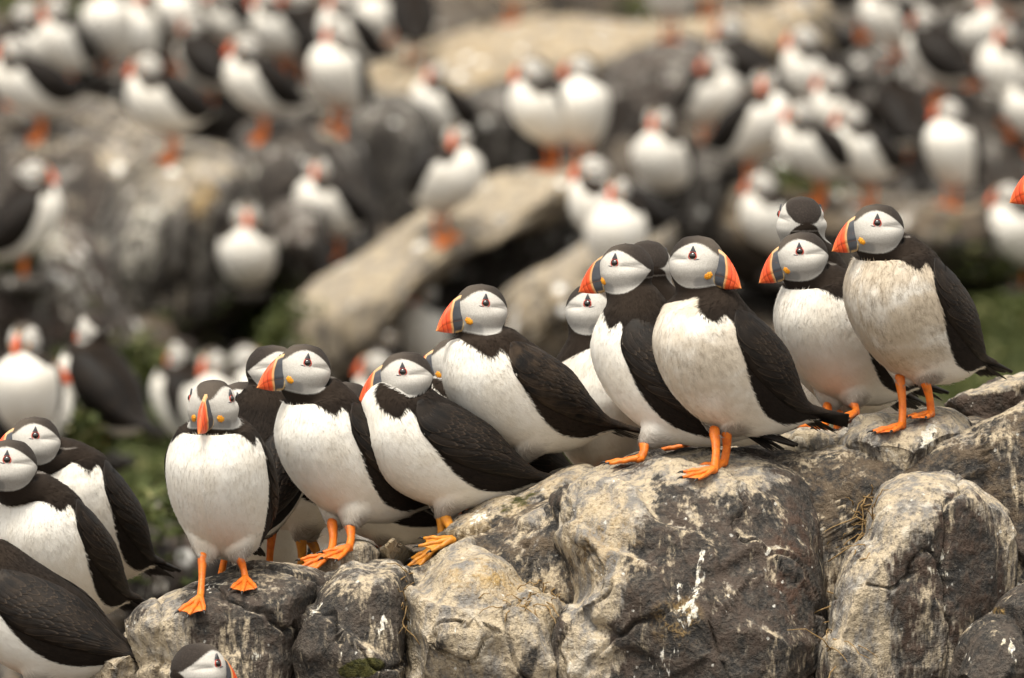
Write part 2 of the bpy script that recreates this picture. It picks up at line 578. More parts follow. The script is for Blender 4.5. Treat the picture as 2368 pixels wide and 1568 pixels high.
class Plan:
    def __init__(s, pitch=0.0, head=None, hyaw=0.0, hpitch=0.0, fat=1.0, wing_lift=0.0, hs=1.0, bill=1.0):
        s.hs, s.bill = hs, bill
        p = R(pitch)
        A = PLAN.copy()
        c, sn = math.cos(p), math.sin(p)
        x, z = A[:, 1] * TSC, (A[:, 2] - HIPZ) * TSC - 6 - 0.2 * max(pitch, 0)
        A[:, 3:6] *= TSC
        A[:, 1] = x * c - z * sn
        A[:, 2] = x * sn + z * c + HIPZ
        A[:, 6] += pitch * np.where(A[:, 0] >= 5, 0.7, 1.0)
        # rump and tail level out again when the bird stands up
        b_ = R(-0.62 * max(pitch, 0) - 4)
        i1 = int(np.argmin(np.abs(A[:, 0] - 1.0)))
        for i_ in range(i1):
            w_ = min(1.0, (1.0 - A[i_, 0]) / 1.0)
            dx, dz = A[i_, 1] - A[i1, 1], A[i_, 2] - A[i1, 2]
            cb, sb = math.cos(b_ * w_), math.sin(b_ * w_)
            A[i_, 1] = A[i1, 1] + dx * cb - dz * sb
            A[i_, 2] = A[i1, 2] + dx * sb + dz * cb
            A[i_, 6] += math.degrees(b_) * w_
        A[:, 3:6] *= fat
        c5 = A[-1, 1:3]
        if head is None:
            head = (c5[0] - 12 + 0.25 * pitch, c5[1] + 72)
        s.hc = np.array([head[0], 0.0, head[1]])
        b = s.hc[[0, 2]] + (-2, -44)
        c6 = 0.36 * c5 + 0.64 * b
        d = b - c5
        t6 = 0.5 * (math.degrees(math.atan2(d[1], d[0])) + 90)
        rows = [list(r) + [0.0] for r in A]
        rows.append([6.0, c6[0], c6[1], 59, 63, 60, t6, 0.45])
        for k, dz, a, bb, w in HEADPLAN * np.array([1, hs, hs, hs, hs]):
            rows.append([k, s.hc[0], s.hc[2] + dz, a, bb, w, 90, 1.0])
        s.T = np.array(rows)
        s.hyaw, s.hpitch, s.lift = R(hyaw), R(hpitch), wing_lift

    def sec(s, k):
        v = cr_interp(s.T[:, 0], s.T[:, 1:], np.atleast_1d(k))
        v[:, 2:5] = np.maximum(v[:, 2:5], 0.0)
        return v

    def head_frame(s):
        cy, sy, cp, sp = math.cos(s.hyaw), math.sin(s.hyaw), math.cos(s.hpitch), math.sin(s.hpitch)
        Rz = np.array([[cy, -sy, 0], [sy, cy, 0], [0, 0, 1]])
        Rp = np.array([[cp, 0, sp], [0, 1, 0], [-sp, 0, cp]])      # positive pitch: bill down
        return Rz, Rp

    def to_head(s, P):
        """head coordinates -> bird coordinates"""
        Rz, Rp = s.head_frame()
        return (np.asarray(P, float) * s.hs) @ (Rz @ Rp).T + s.hc

    def surf(s, k, phi, off=0.0):
        k = np.asarray(k, float); phi = np.asarray(phi, float)
        k, phi = np.broadcast_arrays(k, phi)
        shp = k.shape
        k = k.ravel(); phi = phi.ravel()
        off = np.broadcast_to(np.asarray(off, float), shp).ravel()
        v = s.sec(k)
        tilt = np.radians(v[:, 5]); tw = v[:, 6] * s.hyaw
        cph, sph = np.cos(phi), np.sin(phi)
        a = np.where(cph > 0, v[:, 2], v[:, 3])
        vd = np.stack([np.sin(tilt), 0 * tilt, -np.cos(tilt)], 1)
        ld = np.zeros_like(vd); ld[:, 1] = 1
        vt = vd * np.cos(tw)[:, None] + ld * np.sin(tw)[:, None]
        lt = -vd * np.sin(tw)[:, None] + ld * np.cos(tw)[:, None]
        C = np.stack([v[:, 0], 0 * tilt, v[:, 1]], 1)
        O = vt * (a * cph)[:, None] + lt * (v[:, 4] * sph)[:, None]
        n = vt * (cph / np.maximum(a, 1))[:, None] + lt * (sph / np.maximum(v[:, 4], 1))[:, None]
        n /= np.linalg.norm(n, axis=1, keepdims=True) + 1e-9
        P = C + O + n * off[:, None]
        if s.lift:
            P[:, 2] += np.where(off > 2, s.lift * np.clip(0.8 - k, 0, 4) ** 1.3, 0)
        return P.reshape(shp + (3,)), n.reshape(shp + (3,))


def build_body(pl, ankles, hi, dirt, brown, seed):
    rng = np.random.default_rng(seed)
    nr, nph = (150, 88) if hi else (52, 32)
    # ring positions: denser on the head
    ks = np.concatenate([np.linspace(-0.55, 6.2, int(nr * 0.62)), np.linspace(6.2, 10.57, nr - int(nr * 0.62) + 1)[1:]])
    nr = len(ks)
    ph = np.linspace(0, 2 * np.pi, nph, endpoint=False)
    K, PH = np.meshgrid(ks, ph, indexing='ij')
    P, _ = pl.surf(np.maximum(K, -0.3), PH)
    c0 = P[0].mean(0)
    f0 = smooth(-0.56, -0.3, K)[..., None]
    P = c0 + np.array([-8 * 0, 0, 0]) + (P - c0) * (0.02 + 0.98 * np.sqrt(f0))
    P = P.reshape(-1, 3)
    Kf, Pf = K.ravel(), PH.ravel()
    phs = np.minimum(Pf, 2 * np.pi - Pf)
    # head coordinates, then the head's own pitch
    Rz, Rp = pl.head_frame()
    H = (P - pl.hc) @ Rz
    w = smooth(5.9, 6.9, Kf)[:, None]
    Hn = H * (1 - w) + (H @ Rp.T) * w
    # brow and jowl shaping
    hw = smooth(6.6, 7.2, Kf)
    jow = np.exp(-((H[:, 2] + 22) / 24) ** 2) * np.clip(np.abs(H[:, 1]) / 50, 0, 1) * 4.0 * hw
    Hn[:, 1] += np.sign(Hn[:, 1]) * jow
    cre = np.exp(-((H[:, 2] - 7) / 6.5) ** 2) * smooth(15, -10, H[:, 0]) * smooth(25, 45, np.abs(H[:, 1])) * 4.2 * hw
    Hn[:, 1] -= np.sign(Hn[:, 1]) * cre
    P = np.where(Kf[:, None] > 5.5, Hn @ Rz.T + pl.hc, P)
    hco = np.where((Kf > 5.8)[:, None], H / (100.0 * pl.hs), np.array([[-2.0, 0, -3.0]]))
    # white-front mask in tenths of a unit
    v = pl.sec(np.maximum(Kf, -0.3))
    rad = 0.5 * (v[:, 2] + v[:, 4])
    pb = np.radians(np.interp(Kf, *PHI_B))
    m1 = (pb - phs) * np.maximum(rad, 20)
    kc = 5.80 - 1.45 * (np.minimum(phs, R(72)) / R(72)) ** 1.5 + 0.35 * smooth(R(62), R(88), phs)
    m2 = (kc - Kf) * 42
    wm = np.minimum(m1, m2) / 10.0
    wm = np.where(Kf < -0.25, np.minimum(wm, 0.6 - 6 * (phs > R(80))), wm)
    arc = np.interp(Kf, pl.T[:, 0], np.concatenate([[0], np.cumsum(np.hypot(*np.diff(pl.T[:, 1:3], axis=0).T))]))
    rest = np.stack([arc / 100, phs * 0.9 + (Pf > np.pi) * 7.3, np.zeros_like(arc) + seed * 3.1], 1)
    # thighs: the belly drawn out towards each ankle
    stain = (0.28 if hi else 0.15) * smooth(R(55), R(15), phs) * np.exp(-((Kf - 2.15) / 0.55) ** 2)
    grey = np.zeros(len(P))
    for s, ak in zip((1, -1), ankles):
        if ak is None:
            continue
        ak = np.asarray(ak, float)
        hip = np.array([ak[0] * 0.35 - 6 + pl.sec([2.35])[0, 0] * 0.35, s * 40.0, 0.0])
        r = np.hypot((P[:, 0] - hip[0]) / 1.12, P[:, 1] - hip[1])
        torso = (Kf < 3.4) & (phs < R(100))
        wgt = np.where(torso, smooth(44, 9, r), 0)
        z0 = P[np.argmin(np.where(torso, r, 1e9)), 2]
        dv = np.array([ak[0] - hip[0], ak[1] - hip[1], min(0, ak[2] - 5 - z0)])
        P = P + wgt[:, None] * dv
        grey = np.maximum(grey, smooth(0.03, 0.6, wgt))  # grey thigh tips, also carrying the painted shade below the belly
        wm = np.where(wgt > 0.05, np.maximum(wm, 1.5 * np.minimum(1, wgt * 5)), wm)
        stain = stain * (1 - wgt)
    if hi:
        P += (fbm(P / 16.0 + seed, 3, 3)[:, None] * 1.1) * smooth(6.0, 5.2, Kf)[:, None] * np.array([1, 1, 1])
    F = [grid_faces(nr, nph)]
    n0 = len(P)
    P = np.concatenate([P, P[:nph].mean(0)[None], pl.to_head([[0, 0, 58.5]])])
    i = np.arange(nph); j = (i + 1) % nph
    F.append(np.concatenate([np.stack([j, i, np.full(nph, n0)], 1), np.stack([(nr - 1) * nph + i, (nr - 1) * nph + j, np.full(nph, n0 + 1)], 1)]))
    ext = lambda a: np.concatenate([a, a[:1], a[-1:]])
    wm, hco, rest, stain, grey, Kx = ext(wm), ext(hco), ext(rest), ext(stain), ext(grey), ext(Kf)
    hco[-1] = (0, 0, 0.585)
    N = vert_normals(P, F)
    if ((P - P.mean(0)) * N).sum() < 0:
        F = [f[:, ::-1] for f in F]; N = -N
    attrs = dict(collar=smooth(4.6, 5.3, Kx), ft=np.full(len(P), 0.3), grey=grey, wm=wm, hco=hco, rest=rest, stain=stain, dirt=np.full(len(P), dirt) * smooth(1.4, 2.6, Kx) * np.ones(len(P)), brown=np.full(len(P), brown))
    if not hi:
        return make_mesh('body', P * U, F, attrs, [M_PLUM])
    # loose feather tips over trunk, neck and thighs
    q = grid_faces(nr, nph)
    cent_k = Kx[q[:, 0]]
    area = np.linalg.norm(np.cross(P[q[:, 2]] - P[q[:, 0]], P[q[:, 3]] - P[q[:, 1]]), axis=1)
    wgt = area * np.where(cent_k < 6.0, 1.0, 0.0) * (1 + 1.2 * np.abs(wm[q[:, 0]] < 1.2))
    # head plumage gets short, fine tips
    wgt = wgt + area * np.where(cent_k >= 6.0, 0.55, 0)
    nf = 13000
    pick = rng.choice(len(q), nf, p=wgt / wgt.sum())
    w4 = rng.dirichlet((1, 1, 1, 1), nf)
    root = (P[q[pick]] * w4[:, :, None]).sum(1)
    nn = (N[q[pick]] * w4[:, :, None]).sum(1)
    nn /= np.linalg.norm(nn, axis=1, keepdims=True) + 1e-9
    back = P[q[pick, 0]] - P[q[pick, 3]]             # along the body towards the tail
    back -= nn * (back * nn).sum(1)[:, None]
    back /= np.linalg.norm(back, axis=1, keepdims=True) + 1e-9
    sidev = np.cross(nn, back)
    kk = cent_k[pick]
    gq = grey[q[pick, 0]]
    L = np.where(kk > 6.0, rng.uniform(2.0, 4.5, nf), rng.uniform(7, 15, nf) * np.where(kk < 1.0, 1.6, 1.0) * (1 + 0.5 * gq))
    lift = np.where(kk > 6.0, 0.10, rng.uniform(0.04, 0.22, nf))
    wd = np.where(kk > 6, 0.8, rng.uniform(1.1, 2.1, nf))
    drift = rng.normal(0, 0.16, nf)
    tip = root + (back + sidev * drift[:, None]) * L[:, None] + nn * (L * lift)[:, None]
    root = root - nn * 0.5
    fV = np.stack([root + sidev * wd[:, None], root - sidev * wd[:, None], tip], 1).reshape(-1, 3)
    fF = np.arange(nf * 3).reshape(-1, 3) + len(P)
    fN = np.repeat(nn, 3, 0)
    V = np.concatenate([P, fV])
    for a in list(attrs):
        src = attrs[a]
        val = (src[q[pick]] * (w4 if src.ndim == 1 else w4[:, :, None])).sum(1)
        if a == 'ft':
            val = rng.beta(0.9, 1.8, nf)
        attrs[a] = np.concatenate([src, np.repeat(val, 3, 0)])
    return make_mesh('body', V * U, [F[0], np.concatenate([F[1], fF])], attrs, [M_PLUM], normals=np.concatenate([N, fN]))


# ------------------------------------------------------------------ wing and tail
WING_U = ([0, 0.05, 0.14, 0.28, 0.45, 0.62, 0.78, 0.9, 1.0],
          [102, 90, 83, 80, 81, 84, 92, 106, 132],          # lower edge, degrees from the belly
          [112, 132, 148, 160, 166, 168, 168, 166, 158])    # upper edge


def wing_map(u, v):
    k = 4.75 - u * (4.75 + 2.15)
    lo = np.interp(u, WING_U[0], WING_U[1]); hi = np.interp(u, WING_U[0], WING_U[2])
    return k, np.radians(lo + (hi - lo) * (v * 0.5 + 0.5))


def build_wing(pl, s, hi, brown, seed):
    rng = np.random.default_rng(seed + (5 if s > 0 else 9))
    B = Bag()
    nu, nv = (46, 18) if hi else (20, 8)
    u = np.linspace(0, 1, nu); v = np.linspace(-1, 1, nv)
    Uu, Vv = np.meshgrid(u, v, indexing='ij')
    k, ph = wing_map(Uu, Vv)
    off = 0.2 + 7.5 * np.sqrt(np.clip(1 - Vv ** 2, 0, 1)) * smooth(0, 0.42, Uu) * (1 - 0.55 * Uu) + 2.0 * (1 - Vv) * 0.5
    P, _ = pl.surf(k, s * ph, off)
    Pi, _ = pl.surf(k, s * ph, -3.0)
    V = np.concatenate([P.reshape(-1, 3), Pi.reshape(-1, 3)])
    g = grid_faces(nu, nv, False)
    q = np.concatenate([g, g[:, ::-1] + nu * nv])
    # close the rim
    rim = np.concatenate([np.arange(nv), np.arange(1, nu) * nv + nv - 1, (nu - 1) * nv + np.arange(nv - 2, -1, -1), np.arange(nu - 2, 0, -1) * nv])
    r2 = np.roll(rim, -1)
    q = np.concatenate([q, np.stack([r2, rim, rim + nu * nv, r2 + nu * nv], 1)])
    z = np.zeros(len(V))
    B.add(V, q, edge=z, tint=z + 0.3, along=z, brown=z + brown, fuv=np.zeros((len(V), 3)))
    if hi:
        # overlapping feathers from the tip forward
        rows = []
        for uu in np.linspace(0.62, 0.08, 15):
            rows.append((uu, 0.115 if uu < 0.4 else 0.16, int(7 + 5 * math.sin(math.pi * min(1, uu * 1.5))), 0.0))
        fe = []
        # flight feathers: long, stacked along the lower edge and the tip
        for j in range(11):
            f = j / 10.0
            fe.append((0.52 - 0.02 * j, 0.30 + 0.16 * f, -0.86 + 1.45 * f, 0.15, 0.4 + 0.22 * j, 0.9))
        for ri, (uu, L, n_, _) in enumerate(rows):
            for c in range(n_):
                vv = -0.93 + 1.86 * (c + 0.5 * (ri % 2) + 0.25) / n_ + rng.normal(0, 0.03)
                if vv > 0.97: continue
                fe.append((uu + rng.normal(0, 0.008), L * rng.uniform(0.9, 1.15), vv, 1.25 / n_, 2.6 + ri * 0.22, rng.uniform(0, 1)))
        na, nb = 7, 5
        a = np.linspace(0, 1, na); b = np.linspace(-1, 1, nb)
        Aa, Bb = np.meshgrid(a, b, indexing='ij')
        prof = np.sqrt(np.clip(1 - (2 * np.clip(Aa - 0.45, 0, 1) / 1.1) ** 2.2, 0, 1)) * smooth(-0.3, 0.3, Aa)
        prof[-1] = 0.12
        gf = grid_faces(na, nb, False)
        for (u0, L, v0, wv, lay, tint) in fe:
            uu = np.clip(u0 + L * Aa, 0, 1.04)
            shrink = 1 - 0.25 * Aa * (wv < 0.2)
            vv = v0 * shrink + Bb * wv * prof + 0.05 * Aa * (v0 < 0)
            k, ph = wing_map(np.minimum(uu, 1.0), np.clip(vv, -1.04, 1.04))
            k = k - (uu - np.minimum(uu, 1.0)) * 6.9
            base = 1.0 + 7.5 * np.sqrt(np.clip(1 - np.clip(vv, -1, 1) ** 2, 0, 1)) * smooth(0, 0.42, uu) * (1 - 0.55 * np.minimum(uu, 1)) + (1 - vv)
            o = base + 0.4 + 0.30 * lay * (1 - 0.75 * (1 - Aa)) - 0.9 * Bb ** 2 + 2.3 * Aa
            Pf, _ = pl.surf(k, s * ph, o)
            # tip fill
            ed = np.maximum(np.abs(Bb) ** 3, smooth(0.72, 1.0, Aa))
            n_ = na * nb
            B.add(Pf.reshape(-1, 3), gf, edge=ed.ravel(), tint=np.full(n_, tint), along=Aa.ravel(), brown=np.full(n_, brown * rng.uniform(0.3, 1)),
                  fuv=np.stack([Aa.ravel() * 3 + np.abs(Bb.ravel()), Bb.ravel() * 0.2, np.full(n_, tint * 9)], 1))
    B.V = [x * U for x in B.V]
    return B.mesh('wing', [M_WING])


def build_tail(pl, hi, seed):
    rng = np.random.default_rng(seed + 3)
    B = Bag()
    nfe = 12 if hi else 6
    na, nb = 8, 4
    Aa, Bb = np.meshgrid(np.linspace(0, 1, na), np.linspace(-1, 1, nb), indexing='ij')
    gf = grid_faces(na, nb, False)
    sec0 = pl.sec([0.35])[0]
    t = R(sec0[5] + 4)
    base = np.array([sec0[0], 0, sec0[1] + 4])
    d = np.array([-math.cos(t), 0, -math.sin(t)]); up = np.array([-math.sin(t), 0, math.cos(t)])
    for j in range(nfe):
        f = (j - (nfe - 1) / 2) / (nfe / 2)
        L = 128 - 20 * abs(f) + rng.uniform(-6, 6)
        ang = f * 0.19
        y0 = f * 20
        w = 9.5 * np.where(Aa > 0.6, np.sqrt(np.clip(1 - ((Aa - 0.6) / 0.41) ** 2, 0.01, 1)), 1)
        X = Aa * L
        Yy = y0 + X * math.sin(ang) + Bb * w
        Zz = (1 - abs(f)) * 5 - 5 * (abs(f) ** 2) - 0.8 * Bb ** 2 + rng.uniform(-1, 1) - 0.03 * X * abs(f)
        P = base + X[..., None] * d + Zz[..., None] * up
        P[..., 1] += Yy
        n_ = na * nb
        B.add(P.reshape(-1, 3) * U, gf, edge=np.maximum(np.abs(Bb) ** 3, smooth(0.85, 1, Aa)).ravel(), tint=np.full(n_, rng.uniform(0, 0.7)),
              along=Aa.ravel(), brown=np.zeros(n_), fuv=np.stack([Aa.ravel() * 4, Bb.ravel(), np.zeros(n_)], 1))
    return B.mesh('tail', [M_WING])


# ------------------------------------------------------------------ bill, eyes, rosettes (head coordinates)
def bez(p, t):
    p = np.asarray(p, float); t = np.asarray(t)[:, None]
    return (1 - t) ** 3 * p[0] + 3 * (1 - t) ** 2 * t * p[1] + 3 * (1 - t) * t ** 2 * p[2] + t ** 3 * p[3]


def build_beak(pl, hi):
    ns, nq = (56, 26) if hi else (12, 10)
    s = np.linspace(0, 1, ns)
    Tc = bez([(52, 31), (73, 24), (103, -8), (115, -52)], s ** 1.55)
    Bc = bez([(51, -54), (68, -61), (92, -58), (115, -54)], s ** 1.25)
    q = np.linspace(0, 1, nq)
    prof = np.interp(q, [0, 0.06, 0.25, 0.6, 0.85, 0.96, 1], [0.16, 0.36, 0.70, 1.0, 0.86, 0.52, 0.26])
    W = np.interp(s, [0, 0.08, 0.11, 0.3, 0.41, 0.445, 0.49, 0.7, 0.9, 1.0], [19.8, 19.8, 16.8, 14.4, 13.6, 14.3, 12.6, 8.8, 5.0, 2.4])
    W = W - 1.0 * np.exp(-((s - 0.625) / 0.022) ** 2) - 1.0 * np.exp(-((s - 0.775) / 0.022) ** 2)
    L = Tc[:, None] * (1 - q)[None, :, None] + Bc[:, None] * q[None, :, None]
    bow = 13 * np.sin(np.pi * q)[None] * np.sin(np.pi * np.clip(s * 1.05, 0, 1))[:, None] - 3.5 * np.sin(np.pi * q * 1.0)[None] * (1 - s)[:, None]
    X = L[..., 0] + bow
    Z = L[..., 1]
    hwid = W[:, None] * prof[None]
    gr = 0.9 * np.exp(-((q - 0.665) / 0.02) ** 2)
    hwid = np.maximum(hwid - gr[None], 0.6)
    left = np.stack([X, hwid, Z], -1); right = np.stack([X, -hwid, Z], -1)[:, ::-1]
    ring = np.concatenate([left, right], 1)
    m = ring.shape[1]
    V = ring.reshape(-1, 3)
    S = np.repeat(s, m); Q = np.tile(np.concatenate([q, q[::-1]]), ns)
    f = grid_faces(ns, m)[:, ::-1]
    tip = ring[-1].mean(0) + (2.5, 0, -1.5)
    V = np.concatenate([V, tip[None], ring[0].mean(0)[None]])
    V[:, 0] = 52 + (V[:, 0] - 52) * pl.bill
    V[:, 2] = -12 + (V[:, 2] + 12) * (0.6 + 0.4 * pl.bill)
    i = np.arange(m); j = (i + 1) % m
    tr = np.concatenate([np.stack([(ns - 1) * m + j, (ns - 1) * m + i, np.full(m, ns * m)], 1), np.stack([i, j, np.full(m, ns * m + 1)], 1)])
    return make_mesh('beak', pl.to_head(V) * U, [f, tr], dict(bs=np.append(S, (1, 0)), bq=np.append(Q, (0.5, 0.5))), [M_BEAK])


def ball(r, n=12, m=8, sq=(1, 1, 1)):
    th = np.linspace(0, np.pi, m + 1); a = np.linspace(0, 2 * np.pi, n, endpoint=False)
    T, A = np.meshgrid(th, a, indexing='ij')
    V = np.stack([np.sin(T) * np.cos(A), np.sin(T) * np.sin(A), np.cos(T)], -1).reshape(-1, 3) * r * np.array(sq)
    return V, grid_faces(m + 1, n)


def head_surface_point(fx, z):
    a = cr_interp(HEADPLAN[:, 1], HEADPLAN[:, 2:], np.array([z]))[0]
    lat = a[2] * math.sqrt(max(0.02, 1 - (fx / a[0]) ** 2))
    return np.array([fx, lat, z]), a


def build_eye(pl, s, hi, parent):
    p, a = head_surface_point(15, 16)
    nrm = np.array([15 / a[0] ** 2, p[1] / a[2] ** 2, 16 / 60 ** 2 * 0.6]); nrm /= np.linalg.norm(nrm)
    up = np.array([0.0, 0, 1]) - nrm * nrm[2]; up /= np.linalg.norm(up)
    fw = np.cross(up, nrm)                         # roughly forward on the left side
    Mx = np.stack([fw, up, nrm], 1)
    flip = np.array([1, s, 1.0])

    def put(V):
        return pl.to_head((np.asarray(V) @ Mx.T + p) * flip) * U
    V, q = ball(8.1, 20 if hi else 8, 12 if hi else 6, (1, 1, 0.75))
    e = obj('eye', make_mesh('eye', put(V + (0, 0, -0.2)), [q], None, [M_EYE]), parent)
    if hi:
        ang = np.linspace(0, 2 * np.pi, 26, endpoint=False)
        path = np.stack([8.8 * np.cos(ang) * np.where(np.sin(ang) < 0, 1.08, 1.0), 8.8 * np.sin(ang), 0.6 + 0 * ang], 1)
        path[:, 1] = np.where(path[:, 1] < -3, path[:, 1] * 1.08, path[:, 1])
        b = np.linspace(0, 2 * np.pi, 7, endpoint=False)
        c = path.mean(0)
        dirv = path - c; dirv[:, 2] = 0; dirv /= np.linalg.norm(dirv, axis=1, keepdims=True)
        V = path[:, None] + 1.15 * np.cos(b)[None, :, None] * dirv[:, None] + 1.3 * np.sin(b)[None, :, None] * np.array([0, 0, 1.0])
        idx = np.arange(26 * 7).reshape(26, 7)
        q = np.stack([idx, np.roll(idx, -1, 1), np.roll(np.roll(idx, -1, 0), -1, 1), np.roll(idx, -1, 0)], -1).reshape(-1, 4)
        obj('eye_ring', make_mesh('eye_ring', put(V.reshape(-1, 3)), [q], None, [M_RING]), e)
        # horny plates above and below
        def plate(pts, h):
            pts = np.array(pts, float)
            n_ = len(pts)
            cc = pts.mean(0)
            V = np.concatenate([np.c_[pts, np.full(n_, -3.0)], np.c_[pts, np.full(n_, h * 0.4)], np.c_[cc + (pts - cc) * 0.55, np.full(n_, h)], [[*cc, h * 1.1]]])
            i = np.arange(n_); j = (i + 1) % n_
            q = np.concatenate([np.stack([i, j, j + n_, i + n_], 1), np.stack([i + n_, j + n_, j + 2 * n_, i + 2 * n_], 1)])
            t = np.stack([i + 2 * n_, j + 2 * n_, np.full(n_, 3 * n_)], 1)
            return put(V), q, t
        V, q, t = plate([(-7.5, 4), (7, 4), (6.4, 9), (4.0, 15), (1.8, 21.5), (-0.2, 22.5), (-2.8, 16), (-6.4, 10)], 1.7)
        obj('eye_plate', make_mesh('eye_plate', V, [q, t], None, [M_PLATE]), e)
        V, q, t = plate([(7, -9.0), (6, -13), (0, -14.2), (-8, -11.5), (-17, -6.2), (-11, -6.5), (-6, -8.6), (0, -9.6)], 1.7)
        obj('eye_plate', make_mesh('eye_plate', V, [q, t], None, [M_PLATE]), e)
    return e


def build_rosette(pl, s, hi):
    V, q = ball(1.0, 22 if hi else 8, 12 if hi else 5)
    ang = np.arctan2(V[:, 1], V[:, 0])
    rr = 1 + 0.07 * np.cos(7 * ang) * (np.abs(V[:, 2]) < 0.8)
    V = V * rr[:, None]
    V = V * np.array([10.5, 8.6, 4.2])
    V[:, 2] += 0.9 * np.sin(V[:, 0] * 0.9 + 0.6 * V[:, 1]) * (V[:, 2] > 0)
    c, sn = math.cos(-0.5), math.sin(-0.5)
    V = V @ np.array([[c, -sn, 0], [sn, c, 0], [0, 0, 1]]).T
    p, a = head_surface_point(46, -27)
    nrm = np.array([0.62, 0.78, -0.05]); nrm /= np.linalg.norm(nrm)
    up = np.array([0.0, 0, 1]) - nrm * nrm[2]; up /= np.linalg.norm(up)
    fw = np.cross(up, nrm)
    Mx = np.stack([fw, up, nrm], 1)
    W = (V @ Mx.T + p + nrm * 0.5) * np.array([1, s, 1.0])
    return make_mesh('gape_rosette', pl.to_head(W) * U, [q], None, [M_ROSE])


# ------------------------------------------------------------------ leg and foot (bird coordinates)
def build_leg(ank, foot, hi, M, seed):
    rng = np.random.default_rng(seed)
    ank = np.asarray(ank, float); foot = np.asarray(foot, float)
    t = np.linspace(-0.14, 1, 14 if hi else 6)[:, None]
    P = ank * (1 - t) + foot * t
    bend = np.array([-5.0, 0, 0]) * np.sin(np.pi * np.clip(t, 0, 1))
    P = P + bend + np.array([0, 0, 5.0]) * np.clip(t, 0, 1)
    rad = np.interp(t[:, 0], [-0.14, 0.0, 0.12, 0.45, 0.8, 1.0], [12.5, 14.2, 12.6, 10.0, 10.4, 11.4])
    V, q, tr = tube(P, rad, 12 if hi else 6, flat=0.78)
    return make_mesh('leg', V * U, [q, tr], None, [M])


def build_foot(foot, nrm, heading, side, hi, M, seed, spread=1.0):
    rng = np.random.default_rng(seed)
    n = np.asarray(nrm, float); n /= np.linalg.norm(n)
    f = np.array([math.cos(heading), math.sin(heading), 0.0])
    f -= n * (f @ n); f /= np.linalg.norm(f)
    l = np.cross(n, f)
    foot = np.asarray(foot, float)

    def put(V):
        V = np.asarray(V, float)
        return foot + V[:, :1] * f + V[:, 1:2] * l + V[:, 2:3] * n
    B = Bag()
    toes = []
    for ang, L in ((26 * side, 70), (0, 80), (-27 * side, 62)):
        a = R(ang * spread)
        m = 12 if hi else 5
        t = np.linspace(0, 1, m)
        x = L * t
        z = 5.5 + 5.0 * np.exp(-((t - 0.30) / 0.13) ** 2) * 0.35 + 2.2 * np.exp(-((t - 0.66) / 0.1) ** 2) - 2.3 * t + 5 * (1 - t) ** 3
        path = np.stack([x * math.cos(a), x * math.sin(a) + side * 3 * np.sin(np.pi * t) * (1 if ang * side > 0 else -1) * (ang != 0), z], 1)
        rad = np.interp(t, [0, 0.28, 0.45, 0.66, 0.85, 1], [8.6, 6.4, 5.6, 5.9, 4.6, 3.5])
        toes.append(path)
        V, q, tr = tube(path, rad, 9 if hi else 5, side=(0, 0, 1))
        B.add(put(V), q, tr, 0)
        # claw
        tc = np.linspace(0, 1, 6)
        d = np.array([math.cos(a), math.sin(a), 0])
        cp = path[-1] + d * (tc * 15)[:, None] + np.array([0, 0, 1.0]) * (2.2 * np.sin(tc * 2.2) - 5.5 * tc ** 2)[:, None]
        V, q, tr = tube(cp, 3.1 * (1 - tc ** 1.4) + 0.3, 7 if hi else 4, side=(0, 0, 1))
        B.add(put(V), q, tr, 1)
    for A_, B_ in ((0, 1), (1, 2)):
        m, k = (12, 7) if hi else (5, 4)
        pa, pb = toes[A_], toes[B_]
        ii = np.linspace(0.06, 0.97, m)
        w = np.linspace(0, 1, k)
        ta = np.linspace(0, 1, len(pa))
        rows = []
        for w_ in w:
            sag = 4 * w_ * (1 - w_)
            t_ = ii * (1 - 0.13 * sag)
            a_ = np.stack([np.interp(t_, ta, pa[:, c]) for c in range(3)], 1)
            b_ = np.stack([np.interp(t_, ta, pb[:, c]) for c in range(3)], 1)
            r = a_ * (1 - w_) + b_ * w_
            r[:, 2] -= 1.6 * sag * ii
            rows.append(r)
        G = np.stack(rows, 1).reshape(-1, 3)
        g = grid_faces(m, k, False)
        G2 = G - (0, 0, 1.6)
        idx = np.arange(m * k).reshape(m, k)
        rim = np.concatenate([idx[0], idx[1:, -1], idx[-1, -2::-1], idx[-2:0:-1, 0]])
        r2 = np.roll(rim, -1)
        q = np.concatenate([g, g[:, ::-1] + m * k, np.stack([r2, rim, rim + m * k, r2 + m * k], 1)])
        B.add(put(np.concatenate([G, G2])), q, None, 0)
    V, q = ball(10.5, 12 if hi else 6, 8 if hi else 4, (1.1, 0.95, 0.85))
    B.add(put(V + (1, 0, 6.5)), q, None, 0)
    # small hind toe
    B.V = [x * U for x in B.V]
    return B.mesh('foot', [M, M_CLAW])
